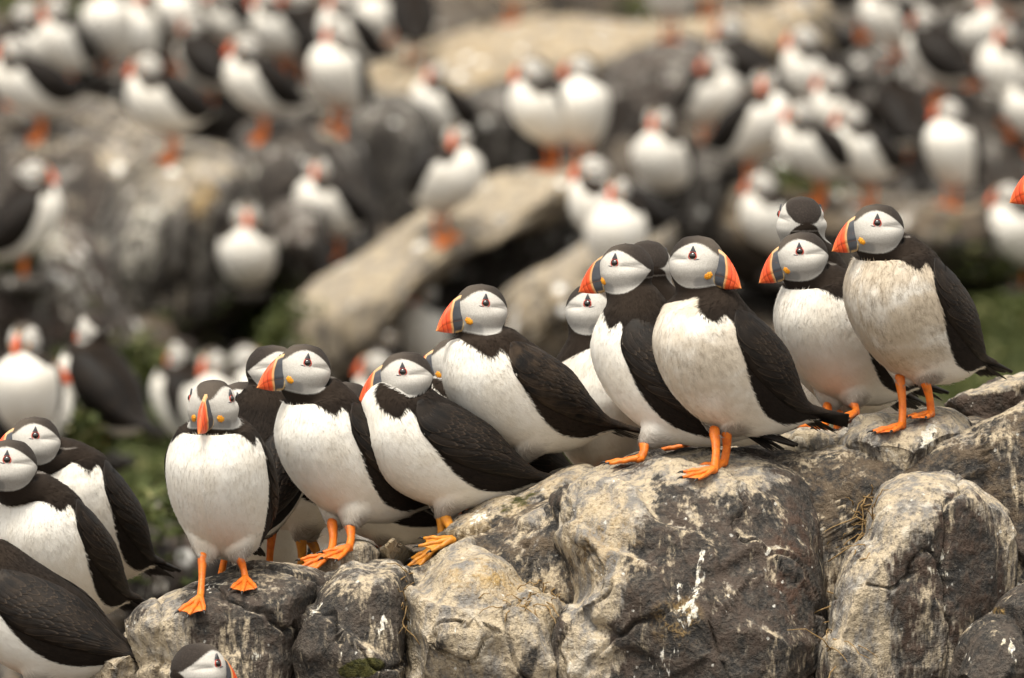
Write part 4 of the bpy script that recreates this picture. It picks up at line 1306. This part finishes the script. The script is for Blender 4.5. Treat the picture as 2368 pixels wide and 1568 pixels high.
# ------------------------------------------------------------------ the near ledge
ledge_poly = [(260, 1700), (330, 1470), (440, 1395), (610, 1345), (730, 1335), (870, 1305), (960, 1300), (1080, 1230), (1280, 1150), (1450, 1105), (1650, 1085), (1850, 1055),
              (2000, 1025), (2150, 1000), (2300, 960), (2480, 900), (2480, 1700)]
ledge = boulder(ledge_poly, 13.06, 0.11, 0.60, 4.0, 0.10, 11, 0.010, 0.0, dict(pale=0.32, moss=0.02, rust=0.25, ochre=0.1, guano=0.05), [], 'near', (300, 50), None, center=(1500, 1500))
ledge.name = 'rock_outcrop'
ledge['kind'] = 'structure'
NEAR = [
    # b0 low left
    ([(170, 1640), (205, 1540), (290, 1490), (345, 1515), (370, 1640)], 12.98, 0.07, 0.5, dict(pale=0.62, rust=0.2, ochre=0.2), [], 'pale crumbly rock at the lower left under the cropped puffins'),
    # b1 under the front-facing bird
    ([(300, 1480), (318, 1435), (380, 1390), (450, 1360), (530, 1335), (610, 1318), (680, 1322), (735, 1345), (754, 1375), (728, 1430), (700, 1520), (670, 1660), (350, 1660), (325, 1550)], 13.02, 0.13, 0.75,
     dict(pale=0.17, guano=0.05, rust=0.30), [('pale', 370, 1480, 75, 120, 20, 0.65), ('guano', 480, 1360, 60, 18, -20, 0.35), ('guano', 590, 1520, 22, 20, 0, 0.4), ('guano', 420, 1520, 25, 30, 0, 0.2)], 'round grey-brown boulder under the puffin facing the camera'),
    # b2 dark stone
    ([(640, 1660), (672, 1490), (705, 1425), (760, 1360), (830, 1318), (915, 1312), (932, 1380), (926, 1480), (885, 1660)], 12.99, 0.10, 0.4, dict(pale=0.16, guano=0.06, rust=0.2),
     [('guano', 720, 1420, 60, 8, -45, 0.5), ('guano', 800, 1450, 26, 24, 20, 0.42), ('guano', 880, 1450, 18, 40, 10, 0.35), ('moss', 830, 1545, 70, 26, -10, 0.95), ('guano', 790, 1510, 70, 14, -15, 0.35)], 'dark angular boulder streaked white between two cracks'),
    ([(705, 1350), (735, 1292), (790, 1268), (850, 1266), (872, 1290), (862, 1325), (800, 1340), (755, 1372)], 13.06, 0.06, 0.8, dict(pale=0.42, ochre=0.1), [('guano', 770, 1310, 40, 20, -20, 0.3)], None),
    ([(860, 1298), (880, 1272), (930, 1264), (957, 1280), (952, 1312), (885, 1318)], 13.04, 0.04, 0.4, dict(pale=0.72, ochre=0.4), [], 'small pale stone wedged beside the orange foot'),
    # b5 slab behind
    ([(925, 1345), (945, 1292), (1055, 1218), (1130, 1172), (1200, 1150), (1290, 1106), (1345, 1092), (1360, 1290), (1200, 1430), (960, 1440)], 13.10, 0.07, 0.55, dict(pale=0.30, guano=0.03, ochre=0.3, moss=0.14),
     [('moss', 1200, 1160, 120, 22, -25, 0.4), ('guano', 1110, 1195, 34, 14, -20, 0.45), ('guano', 1170, 1150, 24, 8, -20, 0.4), ('moss', 945, 1340, 25, 60, 0, 0.4)], 'brown mossy slab sloping up behind the pale boulder'),
    # b3 pale bulge
    ([(895, 1660), (915, 1545), (945, 1454), (947, 1362), (999, 1323), (1058, 1284), (1106, 1276), (1169, 1303), (1200, 1345), (1306, 1416), (1300, 1480), (1295, 1660)], 13.00, 0.13, 0.5,
     dict(pale=0.78, guano=0.12, ochre=0.1), [('pale', 1000, 1520, 110, 90, 0, -0.22), ('guano', 930, 1480, 14, 90, 20, 0.4), ('guano', 1040, 1500, 40, 90, 0, 0.14), ('ochre', 1200, 1370, 120, 50, 25, 0.5), ('ochre', 1100, 1330, 100, 50, 0, 0.45),
     ('pale', 1220, 1540, 30, 70, 25, -0.6)], 'large cream and blue-grey boulder bulging at the bottom centre'),
    # b4 block in the notch
    ([(1190, 1218), (1200, 1200), (1248, 1181), (1294, 1192), (1300, 1210), (1306, 1367), (1264, 1362), (1197, 1330)], 13.01, 0.05, 0.15, dict(pale=0.46, rust=0.3), [('ochre', 1250, 1330, 50, 40, 0, 0.6)], 'upright squarish block standing in the notch'),
    # b6 the big one
    ([(1292, 1240), (1300, 1150), (1340, 1110), (1420, 1085), (1500, 1064), (1600, 1053), (1700, 1050), (1780, 1062), (1855, 1100), (1895, 1180), (1905, 1300), (1898, 1450), (1892, 1660), (1300, 1660), (1285, 1450),
      (1345, 1372), (1312, 1290)], 13.06, 0.17, 0.55, dict(pale=0.10, guano=0.02, rust=0.35),
     [('pale', 1400, 1180, 130, 110, -35, 0.75), ('pale', 1380, 1380, 70, 150, 10, 0.6), ('pale', 1650, 1090, 200, 45, 5, 0.42), ('ochre', 1400, 1250, 90, 120, 0, 0.45),
      ('guano', 1615, 1320, 22, 60, 12, 0.55), ('guano', 1575, 1350, 14, 40, 15, 0.45), ('guano', 1590, 1420, 40, 50, 25, 0.5), ('guano', 1530, 1530, 50, 70, 30, 0.42), ('ochre', 1570, 1440, 60, 60, 0, 0.8),
      ('guano', 1780, 1270, 10, 24, 20, 0.45), ('guano', 1350, 1540, 60, 70, 0, 0.25), ('pale', 1350, 1530, 90, 90, 0, 0.5), ('guano', 1420, 1110, 60, 20, -25, 0.3), ('rust', 1830, 1300, 60, 150, 0, 0.5)],
     'big dark boulder with white splashes under the puffin looking right'),
    # strip between
    ([(1765, 1052), (1830, 1024), (1900, 1018), (1965, 1022), (2000, 1080), (2012, 1160), (1988, 1232), (1962, 1292), (1932, 1400), (1906, 1500), (1885, 1300), (1860, 1150)], 13.07, 0.05, 0.45, dict(pale=0.50, guano=0.04, rust=0.2),
     [('ochre', 1900, 1200, 60, 120, 0, 0.4), ('moss', 1990, 1210, 20, 50, 0, 0.5)], 'pale wedge of rock below the two crowded puffins'),
    # b7
    ([(1955, 1032), (1985, 1000), (2060, 972), (2150, 957), (2200, 963), (2242, 1003), (2272, 1032), (2264, 1065), (2232, 1122), (2150, 1145), (2040, 1180), (2010, 1150), (1995, 1080)], 13.07, 0.10, 0.55,
     dict(pale=0.40, guano=0.03, rust=0.2), [('guano', 2145, 1010, 22, 50, 20, 0.6), ('guano', 2215, 1030, 10, 40, 15, 0.4), ('moss', 2190, 1060, 40, 60, 0, 0.35), ('pale', 2060, 1100, 60, 50, 0, 0.3)], 'rounded grey boulder with a white splash under the rightmost full puffin'),
    # b8
    ([(2008, 1240), (2014, 1195), (2030, 1145), (2085, 1106), (2188, 1104), (2234, 1133), (2283, 1169), (2311, 1200), (2333, 1264), (2356, 1343), (2335, 1425), (2300, 1510), (2285, 1660), (1918, 1660), (1930, 1442), (1946, 1350),
      (1974, 1286)], 13.00, 0.15, 0.5, dict(pale=0.30, guano=0.08, rust=0.55),
     [('pale', 2060, 1180, 110, 90, 0, 0.42), ('pale', 1990, 1450, 80, 180, 10, 0.35), ('guano', 2160, 1280, 30, 80, -15, 0.32), ('guano', 2190, 1380, 14, 60, 5, 0.35), ('guano', 2080, 1350, 20, 50, 0, 0.25), ('pale', 2250, 1350, 80, 160, 0, -0.3),
      ('guano', 2100, 1540, 80, 50, 0, 0.25)], 'tall pale-topped boulder with reddish flank at the lower right'),
    ([(2222, 1090), (2250, 1045), (2300, 1005), (2440, 985), (2440, 1165), (2367, 1172), (2330, 1168), (2270, 1132), (2232, 1118)], 13.10, 0.07, 0.5, dict(pale=0.40, guano=0.08), [('guano', 2330, 1100, 30, 30, 0, 0.3)], 'grey rock at the right edge beside the deep crack'),
    ([(2280, 1158), (2440, 1140), (2440, 1440), (2350, 1410), (2330, 1270)], 13.02, 0.06, 0.4, dict(pale=0.12, guano=0.05, rust=0.4), [], 'dark brown rock behind the tall boulder at the right edge'),
    ([(2290, 1470), (2310, 1400), (2360, 1365), (2450, 1350), (2450, 1500), (2330, 1510)], 12.90, 0.06, 0.4, dict(pale=0.08, guano=0.06, rust=0.3), [('ochre', 2310, 1415, 14, 10, 0, 1.5)], 'dark round stone in the lower right corner, upper of two'),
    ([(2205, 1660), (2218, 1530), (2250, 1462), (2300, 1430), (2350, 1440), (2390, 1500), (2400, 1660)], 12.86, 0.08, 0.4, dict(pale=0.08, guano=0.08, rust=0.2), [('guano', 2330, 1490, 20, 50, -30, 0.4), ('guano', 2240, 1520, 20, 20, 0, 0.3)], 'dark round stone in the lower right corner, lower of two'),
    ([(2185, 945), (2225, 918), (2270, 900), (2340, 880), (2450, 860), (2450, 1010), (2300, 998), (2245, 985), (2205, 970)], 13.32, 0.08, 0.5, dict(pale=0.22, guano=0.05, rust=0.45), [('guano', 2240, 935, 14, 24, 0, 0.4), ('pale', 2330, 895, 100, 14, -10, 0.4)], 'brown rock on the right behind the ledge'),
    ([(1290, 1500), (1300, 1445), (1370, 1438), (1425, 1450), (1440, 1530), (1435, 1660), (1290, 1660)], 12.97, 0.07, 0.3, dict(pale=0.72, guano=0.12, ochre=0.35), [], 'yellowish pale block at the foot of the notch'),
]
for i, (poly, D0, H, lean, base, st, lab) in enumerate(NEAR):
    w = max(np.ptp(np.array(poly)[:, 0]), np.ptp(np.array(poly)[:, 1]))
    base['pale'] = base['pale'] + 0.15
    pa = np.array(poly, float); pc = pa.mean(0)
    poly = (pc + (pa - pc) * 1.04).tolist()
    res = (260, 90) if w > 350 else (170, 56) if w > 180 else (100, 36)
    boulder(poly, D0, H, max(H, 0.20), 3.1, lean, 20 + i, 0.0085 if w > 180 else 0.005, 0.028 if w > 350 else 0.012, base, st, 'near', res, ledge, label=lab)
near_tree = bvh('near')
far_tree = bvh('far')
all_tree = bvh('near', 'far')
# ================================================================== placing a bird
PUFFIN_COUNT = [0]


def heading_of(a):
    """0 = facing the picture's left, 90 = facing the camera, 180 = right, -90 = away."""
    a = R(a)
    return np.array([-math.cos(a), -math.sin(a), 0.0])


def puffin(label, origin, a, pitch=0.0, head=None, ha=None, hp=0.0, feet=None, ground=None, hi=True, group=None,
           dirt=0.0, brown=0.25, scale=1.0, ochre=False, sit=False, wing_lift=0.0, fat=1.01, stance=24.0, legs=True, ankle_z=None, hdx=0, hdz=0, ankdx=0):
    """origin: world point on the ground under the hip. feet: two world points (left, right) or None."""
    PUFFIN_COUNT[0] += 1
    seed = PUFFIN_COUNT[0]
    f = heading_of(a)
    rz = math.atan2(f[1], f[0])
    root = bpy.data.objects.new('puffin', None)
    root.empty_display_size = 0.05
    col.objects.link(root)
    org = np.array(origin, float)
    if sit:
        org[2] -= 95 * U * scale
    root.location = org
    root.rotation_euler = (0, 0, rz)
    root.scale = (scale,) * 3
    root['label'] = label
    root['category'] = 'puffin'
    root['group'] = group or 'puffins on the near rock ledge'
    ha = a if ha is None else ha
    # head turn relative to the body: image angles run clockwise seen from above when a grows towards the camera
    hf = heading_of(ha)
    hyaw = math.degrees(math.atan2(hf[1], hf[0]) - rz)
    hyaw = (hyaw + 180) % 360 - 180
    vr = random.Random(seed * 13 + 5)
    hs, bill = vr.uniform(0.96, 1.04), vr.uniform(0.90, 1.06)
    pl = Plan(pitch, head, hyaw, hp, fat, wing_lift, hs, bill)
    if head is None and (hdx or hdz):
        pl = Plan(pitch, (pl.hc[0] + hdx, pl.hc[2] + hdz), hyaw, hp, fat, wing_lift, hs, bill)

    def to_local(P):
        d = (np.asarray(P, float) - org) / scale
        c, s = math.cos(-rz), math.sin(-rz)
        return np.array([c * d[0] - s * d[1], s * d[0] + c * d[1], d[2]]) / U
    fl, nl = [], []
    for i, s in enumerate((1, -1)):
        spec = feet[i] if feet is not None else None
        if spec is None:
            P = org + (-f * 0 + np.array([f[1], -f[0], 0]) * -s * stance * U * scale)
            n = np.array([0, 0, 1.0])
            if ground is not None and not sit:
                h = ground.ray_cast(Vector((P[0], P[1], P[2] + 0.10)), Vector((0, 0, -1)), 0.22)
                if h[0] is not None:
                    P = np.array(h[0]); n = np.array(h[1])
        else:
            P, n = spec
        loc = to_local(P)
        c, s_ = math.cos(-rz), math.sin(-rz)
        n = np.asarray(n, float)
        nloc = np.array([c * n[0] - s_ * n[1], s_ * n[0] + c * n[1], max(n[2], 0.35)])
        nloc /= np.linalg.norm(nloc)
        fl.append(loc); nl.append(nloc)
    ankles = []
    for i, s in enumerate((1, -1)):
        if sit:
            ankles.append(None); continue
        z = ankle_z if ankle_z is not None else 96.0
        fx = fl[i]
        ankles.append(np.array([(2 + ankdx) * 0.5 + fx[0] * 0.5, s * 36 * 0.45 + fx[1] * 0.55, max(z, fx[2] + 28)]))
    body = obj('body', build_body(pl, ankles, hi, dirt, brown, seed), root)
    obj('beak', build_beak(pl, hi), root)
    for s in (1, -1):
        build_eye(pl, s, hi, root)
        obj('gape_rosette', build_rosette(pl, s, hi), root)
        obj('wing', build_wing(pl, s, hi, brown, seed * 7), root)
    obj('tail', build_tail(pl, hi, seed), root)
    if not sit and legs:
        M = M_LEG2 if ochre else M_LEG
        for i, s in enumerate((1, -1)):
            lg = obj('leg', build_leg(ankles[i], fl[i], hi, M, seed), root)
            hd = 0.12 * s
            obj('foot', build_foot(fl[i], nl[i], hd, s, hi, M, seed + i), lg)
    return root
# ================================================================== the near birds
def down(P, lo=0.12):
    h = near_tree.ray_cast(Vector((P[0], P[1], P[2] + 0.06)), Vector((0, 0, -1)), 0.06 + lo)
    return (None, None) if h[0] is None else (np.array(h[0]), np.array(h[1]) if h[1][2] > 0 else -np.array(h[1]))


def foot_at(p, dist, back=0.014):
    """Where a foot seen at grid position p touches the rock, set back from the brink as far as the top is level."""
    if len(p) > 2:
        Q = at(p[0], p[1], p[2])
        P, n = down(Q, 0.06)
        return (Q, np.array([0, 0, 1.0])) if P is None else (P, n * 0.3 + np.array([0, 0, 0.8]))
    P, n = view_hit(near_tree, p[0], p[1])
    if P is None or abs((P - CAM) @ FWD - dist) > 0.35:
        Q = at(p[0], p[1], dist)
        P, n = down(Q, 0.08)
        return (Q, np.array([0, 0, 1.0])) if P is None else (P, n * 0.3 + np.array([0, 0, 0.8]))
    best = (P, n)
    for k in range(1, 40):
        st = 0.004 * k
        if st > back or (P + FWD * st - CAM) @ FWD > dist + 0.01: break
        Q, m = down(P + np.array([0, st, 0]), 0.02)
        if Q is None or not (-0.006 < Q[2] - P[2] < 0.004): break
        best = (Q, m)
    P, n = best
    n = n * (0.35 if back else 0.75) + np.array([0, -0.05, 0.8])
    return P + np.array([0, 0, 0.0008]), n / np.linalg.norm(n)


def near_bird(label, hip, dist, a, pitch, head, ha, hp, feet=None, hipz=150, back=0.014, **kw):
    """hip, head, feet: grid positions; dist: metres to the hip."""
    sc = kw.get('scale', 1.0)
    if feet is not None:
        fd = [(foot_at(p, dist, back)[0] - CAM) @ FWD for p in feet if p is not None]
        dist = min(max(dist, max(fd) - 0.02), min(fd) + 0.05)
    Hp = at(hip[0], hip[1], dist)
    org = Hp - np.array([0, 0, hipz * U * sc])
    f = heading_of(a)
    # head: solve the forward offset that puts it at the wanted column and row
    hl = None
    if head is not None:
        hx, hy = head[0], head[1]
        fwd = head[2] if len(head) > 2 else None
        dd = dist
        for _ in range(4):
            Hd = at(hx, hy, dd)
            if fwd is None:
                loc = (Hd[0] - org[0]) / f[0] / U / sc
            else:
                loc = fwd
            dd = (org + f * loc * U * sc - CAM) @ FWD
        hl = (loc, (at(hx, hy, dd)[2] - org[2]) / U / sc)
    ft = None
    if feet is not None:
        ft = [None if p is None else foot_at(p, dist, back) for p in feet]
    return puffin(label, org, a, pitch, hl, ha, hp, ft, near_tree, True, **kw)


near_bird('puffin facing the camera, alone on the round grey-brown boulder', (508, 1236), 12.99, 78, 18, (490, 932, 66), 74, 4,
          feet=[(568, 1348), (463, 1392)], back=0, brown=0.3, ankdx=10)
near_bird('puffin with brown-black back turned right, behind the one facing the camera', (605, 1180), 13.15, 250, 18, (596, 850, 70), 188, 0,
          feet=[(505, 1330, 13.17), (622, 1306, 13.17)], brown=0.15)
near_bird('puffin gazing left with raised bill, webbed orange foot on a crack edge', (788, 1158), 13.06, 36, 13, (702, 850), 26, -6,
          feet=[(806, 1276), (764, 1290)], brown=0.3)
near_bird('puffin bending low behind the bills-left pair, only wing and legs showing', (700, 1195), 13.27, 8, -14, None, 10, 8, feet=[(690, 1305, 13.27), (740, 1300, 13.27)], brown=0.2, ochre=True)
near_bird('pale-bellied puffin mostly hidden behind the puffin facing the camera', (610, 1300), 13.42, 80, 16, None, 90, 0, brown=0.2)
near_bird('dark puffin crouched behind the ledge, wing tips under another white undertail', (900, 1225), 13.3, -20, -4, None, 0, 0, brown=0.1)
near_bird('jet-black backed puffin with bill tipped down, centre of the ledge', (1022, 1142), 13.06, 18, 0, (937, 868), 12, 5,
          feet=[(1010, 1276), (1046, 1256)], back=0.004, brown=0.2, ochre=True)
near_bird('puffin almost hidden behind the brown-backed one, orange bill peeping out', (1120, 1120), 13.2, 20, 8, (1052, 835), 14, 0, brown=0.2)
near_bird('brown-backed puffin standing tall behind the jet-black one', (1200, 1010), 13.10, 28, 4, (1110, 712), 30, -3, feet=[(1190, 1120), (1225, 1112)], brown=0.85)
near_bird('cream-stained puffin set back, head turned right between two taller birds', (1385, 1060), 13.30, 76, 12, (1352, 712, 66), 150, 0, dirt=0.35, brown=0.2)
near_bird('puffin seen from behind its shoulder, long black neck, bill left', (1518, 966), 13.10, -22, 16, (1447, 618), -14, 2,
          feet=[(1478, 1074), (1588, 1052, 13.16)], brown=0.25)
near_bird('puffin whose dark crown shows just right of the long-necked one', (1590, 985), 13.22, 10, 12, (1497, 610), -75, 0, feet=[(1600, 1050, 13.2), (1620, 1048, 13.2)], brown=0.2)
near_bird('puffin looking right with soiled breast, both feet together on the big boulder', (1668, 945), 13.03, 33, 16, (1612, 602), 150, 2,
          feet=[(1672, 1080), (1650, 1095)], back=0, dirt=0.75, brown=0.25, wing_lift=6.0, fat=1.1)
near_bird('puffin facing away with only its crown above the second bird from the right', (1925, 895), 13.26, 50, 18, (1852, 508), -80, 0,
          feet=[(1925, 1010, 13.24), (1960, 985, 13.24)], brown=0.2)
near_bird('white-breasted puffin, bill left, second full bird from the right', (1938, 888), 13.12, 42, 12, (1852, 590), 12, 6,
          feet=[(1978, 1004, 13.08), (1905, 1016, 13.07)], dirt=0.15, brown=0.25)
near_bird('rightmost full puffin, grey-smudged breast, on the white-splashed boulder', (2100, 828), 12.99, 46, 15, (2026, 526), 16, 0,
          feet=[(2152, 958, 12.995), (2085, 966, 12.975)], dirt=1.0, brown=0.3, fat=1.08)
near_bird('puffin cut by the right frame edge, only its bill showing', (2520, 800), 13.15, 40, 14, (2446, 412), 10, 0, brown=0.2)
near_bird('puffin at the left edge with whole head and bill, tail to the right', (185, 1290), 13.32, 50, 16, (80, 1016), 22, 0, brown=0.2)
near_bird('puffin at the left edge with its bill out of frame', (125, 1380), 13.16, 50, 14, (22, 1072), 14, 0, brown=0.3)
near_bird('puffin in the lower left corner, only dark wing and tail in frame', (88, 1535), 12.96, -14, 2, (-72, 1215), 0, 0, brown=0.35)
near_bird('puffin head seen from behind at the bottom edge, red bill right', (398, 1850), 12.70, 205, 8, (468, 1544, 66), 216, 2, brown=0.3)

# ================================================================== the far birds
far_tmpl = {}


def far_bird(label, px, py, a, pitch=10, ha=None, hp=0, sit=False, dist=None, head=None, **kw):
    P, n = view_hit(far_tree, px, py)
    if dist is not None or P is None:
        P = at(px, py, dist or 28.0)
    else:
        if n[2] < 0.5:
            # a steep face: the bird stands on a stone that juts from it
            D = float((P - CAM) @ FWD) - 0.06
            k_ = FOCUS / D
            aa = np.linspace(0, 2 * np.pi, 11, endpoint=False)
            poly = np.stack([px + 105 * k_ * np.cos(aa) * (1 + 0.15 * np.sin(3 * aa + px)), py + 34 * k_ + 36 * k_ * np.sin(aa)], 1)
            boulder(poly, D + 0.04, 0.09, 0.24, 3.0, 0.2, 700 + PUFFIN_COUNT[0], 0.004, 0.0, dict(pale=0.1, guano=0.1, spot=0.7, steep_dark=0.6, streak=0.6), [], 'far', (40, 12), hill)
            return puffin(label, at(px, py + 6, D), a, pitch, head, ha, hp, None, None, False, group='blurred puffins on the far slope', sit=sit, fat=1.10, **kw)
        # stand a little behind the edge that is seen
        Q = P + np.array([0, 0.05 if n[2] < 0.35 else 0.012, 0])
        h = far_tree.ray_cast(Vector((Q[0], Q[1], Q[2] + 0.12)), Vector((0, 0, -1)), 0.3)
        if h[0] is not None and h[0][2] - P[2] < 0.03:
            P = np.array(h[0])
    return puffin(label, P, a, pitch, head, ha, hp, None, far_tree, False, group='blurred puffins on the far slope', sit=sit, fat=1.10, **kw)


FARBIRDS = [
    ('blurred puffin at the top left showing a broad white front, orange feet below', 245, 168, 90, 18, 80),
    ('blurred puffin beside the broad-fronted one at the top left', 410, 160, 75, 18, 60),
    ('blurred puffin squeezed between the two top left white fronts', 325, 185, 58, 18, 100),
    ('blurred white-fronted puffin near the left edge, below the green corner', 155, 205, 46, 4, 20),
    ('blurred puffin at the far left edge, bill left, above the grey rock', 92, 325, 21, -8, 10),
    ('blurred puffin on the pale streaked rock, orange bill left', 398, 370, 34, -8, 8),
    ('blurred puffin leaning with bill left above bright orange feet', 608, 322, 21, 4, 15),
    ('blurred upright puffin with rounded white belly left of the tan slab', 782, 305, 60, 16, 60),
    ('blurred puffin right behind the round-bellied one, top centre-left', 810, 195, 26, 10, 40),
    ('blurred slim puffin near the top, left of the dark-backed pair', 655, 185, 44, -8, 30),
    ('blurred white puffin at the top next to a dark turned back', 862, 140, 92, 10, 90),
    ('blurred puffin with its dark back turned, top centre', 955, 150, -85, 12, -60),
    ('blurred puffin with slanting white breast right of the tan slab edge', 1035, 360, 24, 4, 70),
    ('blurred puffin leaning right on the long diagonal slab', 1020, 558, 125, -6, 75),
    ('blurred puffin with black wing standing on the left end of the diagonal slab', 772, 618, 46, -4, 80),
    ('blurred puffin in front of a pair, big white belly, centre of the slope', 1345, 388, 87, 18, 15),
    ('blurred puffin half hidden behind the big white belly, centre', 1275, 392, 46, -4, 8),
    ('blurred puffin bill left just above the long-necked near bird', 1440, 625, 26, -8, 5),
    ('blurred puffin leaning right with bill left under the tan slab', 1632, 335, 125, -6, 8),
    ('blurred puffin, uppermost of the column of three on the right', 1895, 190, 26, -4, 2),
    ('blurred puffin, middle of the column of three on the right', 1905, 305, 36, -4, 10),
    ('blurred puffin, lowest of the column of three on the right', 1965, 395, 26, 0, 6),
    ('blurred puffin leaning left, tail low, right of the sitting one', 1735, 425, 145, 6, 80),
    ('blurred puffin with bare white side behind the leaning one', 1895, 475, 31, -4, 30),
    ('blurred puffin with round head and bill left, above the crowded near pair', 2010, 478, 44, -4, 5),
    ('blurred puffin facing the camera with two orange legs apart, right', 2200, 478, 64, 22, 8),
    ('blurred puffin leaning right at the upper right edge', 2245, 200, 115, 0, 100),
    ('blurred puffin at the right edge with face to the camera', 2345, 310, 41, 4, 75),
    ('blurred puffin with bright orange feet on the dark rock, upper right', 2070, 155, 39, -4, 40),
    ('blurred puffin with red bill left, just behind the right-hand near birds', 1805, 630, 49, -8, 2),
    ('blurred puffin at the right edge behind the cut-off near bird', 2355, 665, 64, 0, 4),
    ('blurred puffin with white egg-shaped front behind the brown-backed bird', 985, 915, 60, 18, 60),
    ('blurred puffin peeping out right of the brown-backed bird', 1235, 960, 54, 10, 30),
    ('blurred puffin sitting up at the left edge, white front', 62, 1062, 82, 14, 70),
    ('blurred puffin with bill right below the white front at the left edge', 50, 1130, 195, 6, 178),
    ('blurred puffin facing away with a white edge, left of the green plants', 228, 1045, -40, 18, -50),
    ('blurred puffin turned away, white side left, over the green plants', 432, 1075, -35, 20, -45),
    ('blurred puffin with face to the camera above the one facing the camera', 488, 1085, 94, 10, 62),
    ('blurred puffin with orange bill right over the green plants', 558, 1050, 100, 0, 168),
    ('blurred dark puffin at the left edge with bill right', 55, 640, 195, 16, 178),
    ('blurred puffin with bill left behind the jet-black near bird', 940, 1060, 19, -8, 10),
    ('blurred puffin at the top edge, only orange feet and belly in frame', 1550, 92, 88, 10, 90),
    ('blurred puffin at the top edge over the tan slab, orange feet', 1185, 52, 46, 4, 60),
    ('blurred puffin at the top edge, white belly over the tan ridge', 1640, 42, 107, 14, 90),
    ('blurred dark puffin at the top right corner, back turned', 2330, 62, -48, 10, -40),
    ('blurred puffin at the very top left by the green corner', 120, 55, 58, 16, 80),
    ('blurred puffin at the top edge, left of the slim one', 505, 95, 58, 12, 60),
    ('blurred dark-winged puffin between the leaning bird and the round-bellied one', 705, 190, -40, 16, 0),
    ('blurred puffin with its back turned, left of the leaning bird at the upper left', 480, 250, -50, 4, -30),
    ('blurred puffin side-on at the top, left of the tan ridge', 905, 95, 5, -6, 5),
    ('blurred side-on puffin walking left below the top right corner', 2140, 95, 2, -10, 0),
    ('blurred puffin with black back between the upper right leaning birds', 2170, 250, -40, 6, -20),
    ('blurred puffin side-on facing right near the top right', 1985, 95, 178, -8, 180),
    ('blurred puffin turned away on the ledge left of the two-legged one', 2085, 400, -70, 8, -110),
    ('blurred puffin half out of frame at the upper right edge', 2400, 400, 30, 6, 10),
    ('blurred puffin side-on at the left edge below the top corner', 15, 250, 170, 2, 175),
    ('blurred puffin stooping low at the top between two white fronts', 575, 150, 12, -16, 12),
    ('blurred puffin in the gap above the leaning bird under the tan slab', 1725, 255, -25, 4, 0),
]
for t in FARBIRDS:
    lab, px, py, a, pitch, ha = t
    far_bird(lab, px, py, a, pitch, ha, brown=0.2, scale=random.uniform(0.92, 1.02))
far_bird('blurred puffin sitting down by the diagonal slab, white oval front', 575, 668, 85, -4, 95, sit=True)
far_bird('blurred puffin sitting down on the brown ledge, face to the camera', 1540, 458, 70, -4, 70, sit=True)
far_bird('blurred puffin with face to the camera low behind the long-necked bird', 1425, 690, 85, 12, 75)

# ================================================================== green plants on the slope
def build_plants():
    rng = np.random.default_rng(12)
    V, F, T = [], [], []
    n = 0
    for cx, cy, rx, ry in GREEN:
        cnt = int(rx * ry / 16)
        for _ in range(min(cnt, 1500)):
            u = rng.normal(0, 0.55, 2)
            hit, nn = view_hit(far_tree, cx + u[0] * rx, cy + u[1] * ry)
            if hit is None or (hit - CAM) @ FWD < 14.5: continue
            for b in range(5):
                h = rng.uniform(0.005, 0.016)
                w = rng.uniform(0.004, 0.011)
                ang = rng.uniform(0, 2 * np.pi)
                sd = np.array([math.cos(ang), math.sin(ang), 0])
                ln = np.array([rng.normal(0, 0.5), rng.normal(0, 0.5), 1.0])
                base = hit + rng.normal(0, 0.012, 3) * (1, 1, 0)
                mid = base + ln * h * 0.6 + (0, 0, 0)
                tip = base + ln * h + np.array([ln[0], ln[1], -0.3]) * h * 0.5
                V += [base, mid - sd * w, mid + sd * w, tip]
                F += [(n, n + 1, n + 3, n + 2)]
                T += [rng.uniform()] * 4
                n += 4
    m = NT('leaf_green')
    t = m.attr('tint')
    c = m.mix(t, (0.026, 0.038, 0.007), (0.075, 0.088, 0.017))
    c = m.mix(m.step(t, 0.9, 0.97), c, (0.22, 0.21, 0.09))
    mat = m.out(c, 0.6, None, 0.3)
    obj('green_plants', make_mesh('green_plants', np.array(V), [np.array(F)], dict(tint=np.array(T)), [mat], smooth_shade=False), None, kind='stuff',
        label='low green leafy plants growing between the far rocks', category='plants')



build_plants()


def build_dry_stems():
    rng = np.random.default_rng(4)
    B = Bag()
    for (x0, y0, sx, sy, cnt, L) in ((1998, 1205, 12, 35, 34, 0.035), (1915, 1440, 7, 60, 16, 0.06), (1225, 1385, 45, 20, 30, 0.02), (938, 1390, 7, 45, 14, 0.03)):
        for _ in range(cnt):
            hit, nn = view_hit(near_tree, x0 + rng.normal(0, sx), y0 + rng.normal(0, sy))
            if hit is None: continue
            d = rng.normal(0, 1, 3); d[1] = -abs(d[1]) * 0.5; d /= np.linalg.norm(d)
            t = np.linspace(0, 1, 6)[:, None]
            ln = L * rng.uniform(0.5, 1.3)
            path = hit + nn * 0.001 + d * ln * t + np.array([0, -0.3, -0.8]) * ln * 0.6 * t ** 2 + rng.normal(0, 0.0012, (6, 3))
            V, q, tr = tube(path, np.linspace(0.0008, 0.0004, 6), 5)
            B.add(V, q, tr, 0)
    m = mat_simple('dry_straw', (0.30, 0.20, 0.09), 0.8, 0.2, (0.16, 0.10, 0.045), 300.0)
    obj('dry_grass', B.mesh('dry_grass', [m]), None, kind='stuff', label='dry brown grass stems caught in the rock cracks', category='grass')


build_dry_stems()
